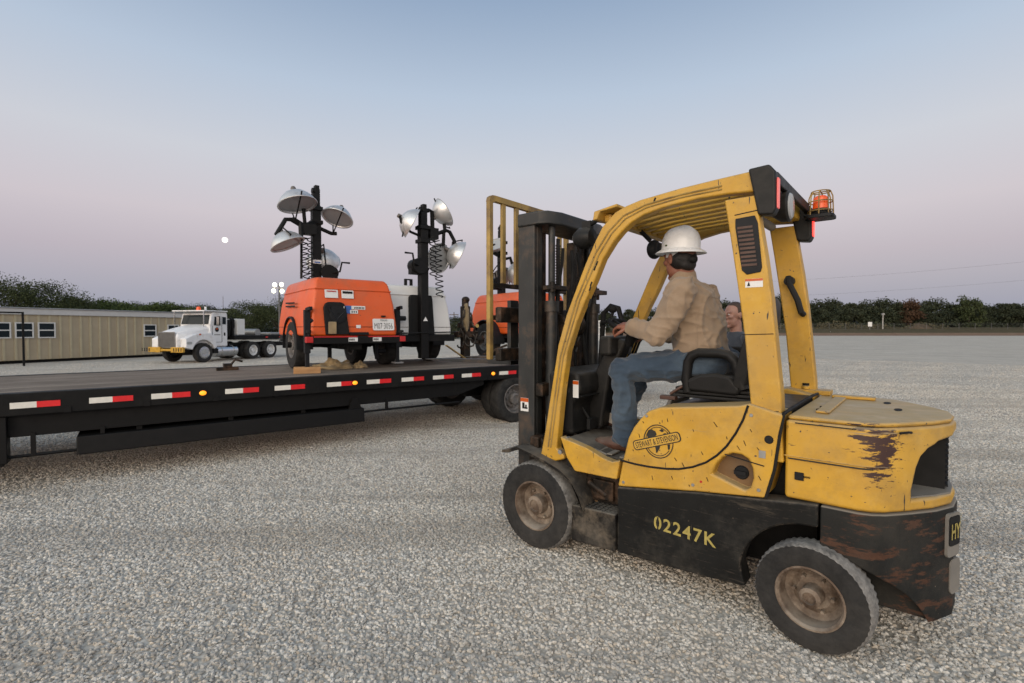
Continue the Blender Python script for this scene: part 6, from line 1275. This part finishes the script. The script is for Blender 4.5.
# folds that run from the shoulder blade to the arm pit and round the elbow
shift(sh, lambda p: math.exp(-((p.x-.70)**2+(p.y+.36)**2+(p.z-1.66)**2)/.02)*.007*math.sin(60*(p.x*.9+p.z*.35))+math.exp(-((p-elL).length**2)/.010)*.006*math.sin(75*p.z))
sh = bake(sh, [('SMOOTH', dict(factor=.5, iterations=3))], 'shirt')
sho = obj('shirt', sh, M['shirt'], dr, ang=180, sub=1)
c_ = MB()   # yoke and side seams lie on the cloth
dg_ = bpy.context.evaluated_depsgraph_get(); bv = __import__('mathutils.bvhtree', fromlist=['BVHTree']).BVHTree.FromPolygons([v.co for v in sh.vertices], [tuple(p.vertices) for p in sh.polygons])
def on_cloth(pts, d): return [tuple((lambda r: r[0]+r[1]*d if r[0] else Vector(p))(bv.find_nearest(Vector(p)))) for p in pts]
for pts in ([V(.62, .34+.36*k/14, 1.735+.02*math.sin(PI*k/14)) for k in range(15)], [V(.80-.16*math.cos(R(a)), .36-.05*math.sin(R(a)), 1.74+.10*math.sin(R(a))) for a in range(150, 300, 12)], [V(.70, .36, 1.66-.03*k) for k in range(11)]): c_.tube(on_cloth(pts, .001), .0028, 5)
obj('seam', c_, M['shirt'], sho)
c_ = MB(); nk = []
for (z, r, t) in ((1.885, .083, 0), (1.925, .076, .0), (1.945, .073, 0), (1.945, .066, 0), (1.90, .064, 0)): nk.append([tuple(V(.838, .493, z-.018)+Vector((r*math.cos(2*PI*k/24)*1.05, r*math.sin(2*PI*k/24), -.025*max(0, math.cos(2*PI*k/24))))) for k in range(24)])
c_.loft(nk, True, False); obj('collar', c_, M['shirt'], sho, ang=60, sub=1)
c_ = MB(); dd = (wrL-elL).normalized(); c_.tube([wrL-dd*.065, wrL-dd*.06, wrL-dd*.0, wrL+dd*.006, wrL+dd*.004], [.046, .0515, .0505, .047, .034], 20); c_.tube([wrR-Vector((.06, 0, 0)), wrR], [.052, .05], 18); obj('cuff', c_, M['shirt'], sho, ang=50)
# jeans
j = MB(); j.loft([oval(V(.665, .56, 1.255), .12, .17), oval(V(.665, .56, 1.30), .155, .205), oval(V(.672, .56, 1.40), .148, .203)])
for (a, c, e, rk) in ((hipL, kneeL, ankL, 0), (hipR, kneeR, ankR, 1)):
    j.cap(a, a.lerp(c, .5), .110, .100); j.cap(a.lerp(c, .5), c, .100, .083); m = c.lerp(e, .4)+Vector((-.018, 0, 0)); j.cap(c, m, .077, .075); j.cap(m, e+Vector((-.012, 0, .0)), .075, .074); j.cyl(e+Vector((-.012, 0, .02)), e+Vector((-.01, 0, -.045)), .075, .077, 16)
jm = fuse(j, .009, 6, .5); wrinkle(jm, .005, 9., 8)
shift(jm, lambda p: .018*max(0, fold(p, 8., 2, (1., 1.1, .7)))**3-.004+.010*max(0, fold(p, 12., 6, (.6, .8, 1.6)))**3)
shift(jm, lambda p: sum(math.exp(-((p-kk-Vector((-.05, 0, -.03))).length**2)/.012) for kk in (kneeL, kneeR))*.006*math.sin(70*(p.z+p.x*.6)))
jm = bake(jm, [('SMOOTH', dict(factor=.5, iterations=3))], 'jeans')
jo_ = obj('jeans', jm, M['denim'], dr, ang=180, sub=1)
q = MB(); q.tube([kneeL+Vector((-.03, .070, .02)), kneeL.lerp(hipL, .5)+Vector((0, .094, -.005)), hipL+Vector((.08, .103, .0))], .003, 5); obj('side_seam', q, M['denim'], jo_)
for (e, tz, nm) in ((ankL, 0, 'boot'), (ankR, .05, 'boot')):
    k = MB(); h_ = e+Vector((-.02, 0, -.055)); k.ell(h_+Vector((-.01, 0, .0)), (.058, .047, .055)); k.cap(h_+Vector((0, 0, -.005)), h_+Vector((.13, .005, -.012+tz*.2)), .050, .048); k.ell(h_+Vector((.165, .008, -.010+tz*.3)), (.068, .051, .040)); k.cyl(e+Vector((-.01, 0, .06)), h_, .055, .055)
    bo_ = obj(nm, fuse(k, .007, 5), M['leather'], dr, ang=180)
    k = MB(); zb = h_.z-.052; k.prism([(-.068, 0), (-.05, .042), (.06, .046), (.16, .056), (.215, .04), (.236, .005), (.22, -.032), (.16, -.046), (.05, -.042), (-.05, -.042)], lambda x, y, d: (h_.x+x, h_.y+y, zb+d+tz*.35*x/.2), -.012, .010); obj('sole', k, M['ink'], bo_, bevel=.004)
q = MB(); e = ankR+Vector((.03, 0, -.045)); q.tube([e+Vector((-.03, 0, .05)), e+Vector((-.025, 0, -.02))], [.082, .086], 16); obj('trouser_cuff', q, M['paleturn'], jo_)
# hair and hard hat
HM = frame(hc+Vector((-.005, 0, .032)), hf+Vector((0, 0, .09)), (.0, 0, 1))@Matrix.Scale(.97, 4)
h = MB(); h.M = frame(hc, hf)
h.ell((-.030, 0, -.008), (.090, .088, .078), 24, 16, lambda p, d: p*(1+.05*mnoise.noise(d*9))); h.ell((-.078, 0, -.050), (.034, .060, .040), 18, 12, lambda p, d: p*(1+.08*mnoise.noise(d*9))); obj('hair', fuse(h, .007, 3), M['hair'], dr, ang=180)
h = MB(); h.M = HM; dome = []; n = 40
for (t, rr, z) in ((0, 1.0, .030), (1, 1.0, .055), (2, .985, .085), (3, .93, .115), (4, .82, .142), (5, .64, .163), (6, .40, .176), (7, .15, .181)):
    L = []
    for k in range(n):
        a = 2*PI*k/n; x, y = .138*rr*math.cos(a), .116*rr*math.sin(a); zz = z
        if abs(y) < .030 and t >= 3: zz += .009*(1-abs(y)/.030)*min(1, (t-2)/3)
        L.append((x, y, zz))
    dome.append(L)
brim = [[(.138*r*math.cos(2*PI*k/n)+(.012 if r > 1.1 else 0)*math.cos(2*PI*k/n), .116*r*1.02*math.sin(2*PI*k/n), z) for k in range(n)] for r, z in ((.97, .018), (1.17, .006), (1.265, -.004), (1.27, .001), (1.18, .014), (1.02, .026))]
h.loft(brim+dome, True, False); h.add(dome[-1], [tuple(range(n))]); hat = obj('hard_hat', h, M['hat'], dr, ang=50, sub=1)
h = MB(); h.M = HM
for z0, z1, m_ in ((-.028, .010, 0),): h.loft([[(.104*math.cos(2*PI*k/30)-.004, .092*math.sin(2*PI*k/30), z) for k in range(30)] for z in (z0, z1)], True, False)
obj('hat_liner', h, M['sticker'], hat)
h = MB(); h.M = HM; h.loft([[(-.02-.10*math.cos(R(a)), .094*math.sin(R(a)), z-.018*math.cos(R(a))) for a in range(-80, 81, 10)] for z in (-.040, -.012)], False, False); h.ell((-.122, 0, -.045), (.022, .032, .024)); obj('hat_strap', h, M['ink'], hat)
h = MB(); h.M = HM; h.ell((.012, .1165, .048), (.012, .003, .006), 12, 6); obj('hat_badge', h, M['leaf2'], hat)
ey = MB(); ey.M = frame(hc, hf, (.06, 0, 1))@Matrix.Scale(1.08, 4)
for s_ in (-1, 1): ey.ell((.083, s_*.031, .008), (.0095, .0105, .0065), 12, 8)
obj('eyes', ey, M['eyewhite'], dr, ang=180)

# ---- bystander standing beyond the forklift
px_, Yb = 736, 5.35
gp_ = at_depth(px_, 329, Yb); ms = thing('person', 'brown haired man in a dark shirt standing beyond the forklift seat', 'person', (gp_.x, Yb, 0), R(192))
zt = at_depth(px_, 303.5, Yb).z; k = zt/1.80
b = MB(); hc2 = Vector((.03, 0, 1.675*k)); head_shape(b, hc2, (1, .10, -.03), (0, 0, 1), 1.1*k); b.cap((-.0, 0, 1.48*k), hc2+Vector((-.02, 0, -.05)), .062, .060, 14)
sl, el, wl = Vector((-.0, .20, 1.43))*k, Vector((-.03, .25, 1.15))*k, Vector((.10, .22, .92))*k
def mir(v): return Vector((v.x, -v.y, v.z))
hpv, kn, an = Vector((0, .09, .92))*k, Vector((.03, .10, .50))*k, Vector((-.01, .11, .09))*k
b.cap((0, 0, .98*k), (-.005, 0, 1.34*k), .085, .09, 12); b.cap(sl*.97, mir(sl*.97), .035, .035, 10)
for f_ in (lambda v: v, mir):
    b.cap(f_(sl), f_(el), .040, .036, 10); b.cap(f_(el), f_(wl), .036, .03, 10); b.cap(f_(hpv), f_(kn), .07, .05, 10); b.cap(f_(kn), f_(an), .05, .035, 10); b.cap(f_(an), f_(an)+Vector((.1, 0, -.05)), .03, .025, 10)
hand_shape(b, wl, (.35, -.05, -1), (-.2, 1, 0), k, (20, 28, 20), 1); hand_shape(b, mir(wl), (.35, .05, -1), (-.2, -1, 0), k, (20, 28, 20), -1)
obj('body', fuse(b, .0065, 4), M['skinpale'], ms, ang=180)
s = MB(); ov = lambda x, z, rx, ry: [(x+rx*math.cos(2*PI*i/18), ry*math.sin(2*PI*i/18), z*k) for i in range(18)]
s.loft([ov(0, .88, .125, .175), ov(0, 1.02, .12, .165), ov(0, 1.2, .125, .175), ov(-.01, 1.36, .125, .19), ov(-.01, 1.44, .10, .16), ov(-.005, 1.50, .07, .08)])
for f_ in (lambda v: v, mir): s.ell(f_(sl), (.075, .075, .075)); s.cap(f_(sl), f_(el), .072, .06); s.cap(f_(el), f_(wl)+Vector((0, 0, .04)), .06, .048)
sm_ = fuse(s, .012, 5); wrinkle(sm_, .006, 8, 2); obj('shirt', sm_, M['darkcloth'], ms, ang=180)
s = MB(); s.loft([ov(0, .80, .11, .16), ov(0, .90, .13, .175), ov(0, .98, .122, .168)])
for f_ in (lambda v: v, mir): s.cap(f_(hpv), f_(kn), .095, .075); s.cap(f_(kn), f_(an), .075, .065)
sm_ = fuse(s, .012, 5); wrinkle(sm_, .006, 8, 5); obj('jeans', sm_, M['denim'], ms, ang=180)
for f_ in (lambda v: v, mir):
    q = MB(); a = f_(an); q.cap(a+Vector((-.03, 0, -.045)), a+Vector((.15, 0, -.05)), .042, .038); q.cyl(a, a+Vector((-.02, 0, -.05)), .05, .045); obj('boot', fuse(q, .01, 3), M['leather'], ms, ang=180)
h = MB(); h.M = frame(hc2, (1, .10, -.03))@Matrix.Scale(1.1*k, 4)
def hairf(p, d): return p*(1+.05*mnoise.noise(d*8)) if not (d.x > .45 and d.z < .55) else p*.80
h.ell((-.018, 0, .034), (.100, .083, .098), 30, 22, hairf); h.ell((-.055, 0, -.01), (.055, .074, .07), 20, 14); obj('hair', fuse(h, .007, 2), M['hairbrown'], ms, ang=180)
ey = MB(); ey.M = frame(hc2, (1, .10, -.03))@Matrix.Scale(1.1*k, 4)
for s_ in (-1, 1): ey.ell((.083, s_*.031, .008), (.0095, .0105, .0065), 12, 8)
obj('eyes', ey, M['eyewhite'], ms, ang=180)
# loose stones last, so that earlier mesh work stays quick
add_gravel()
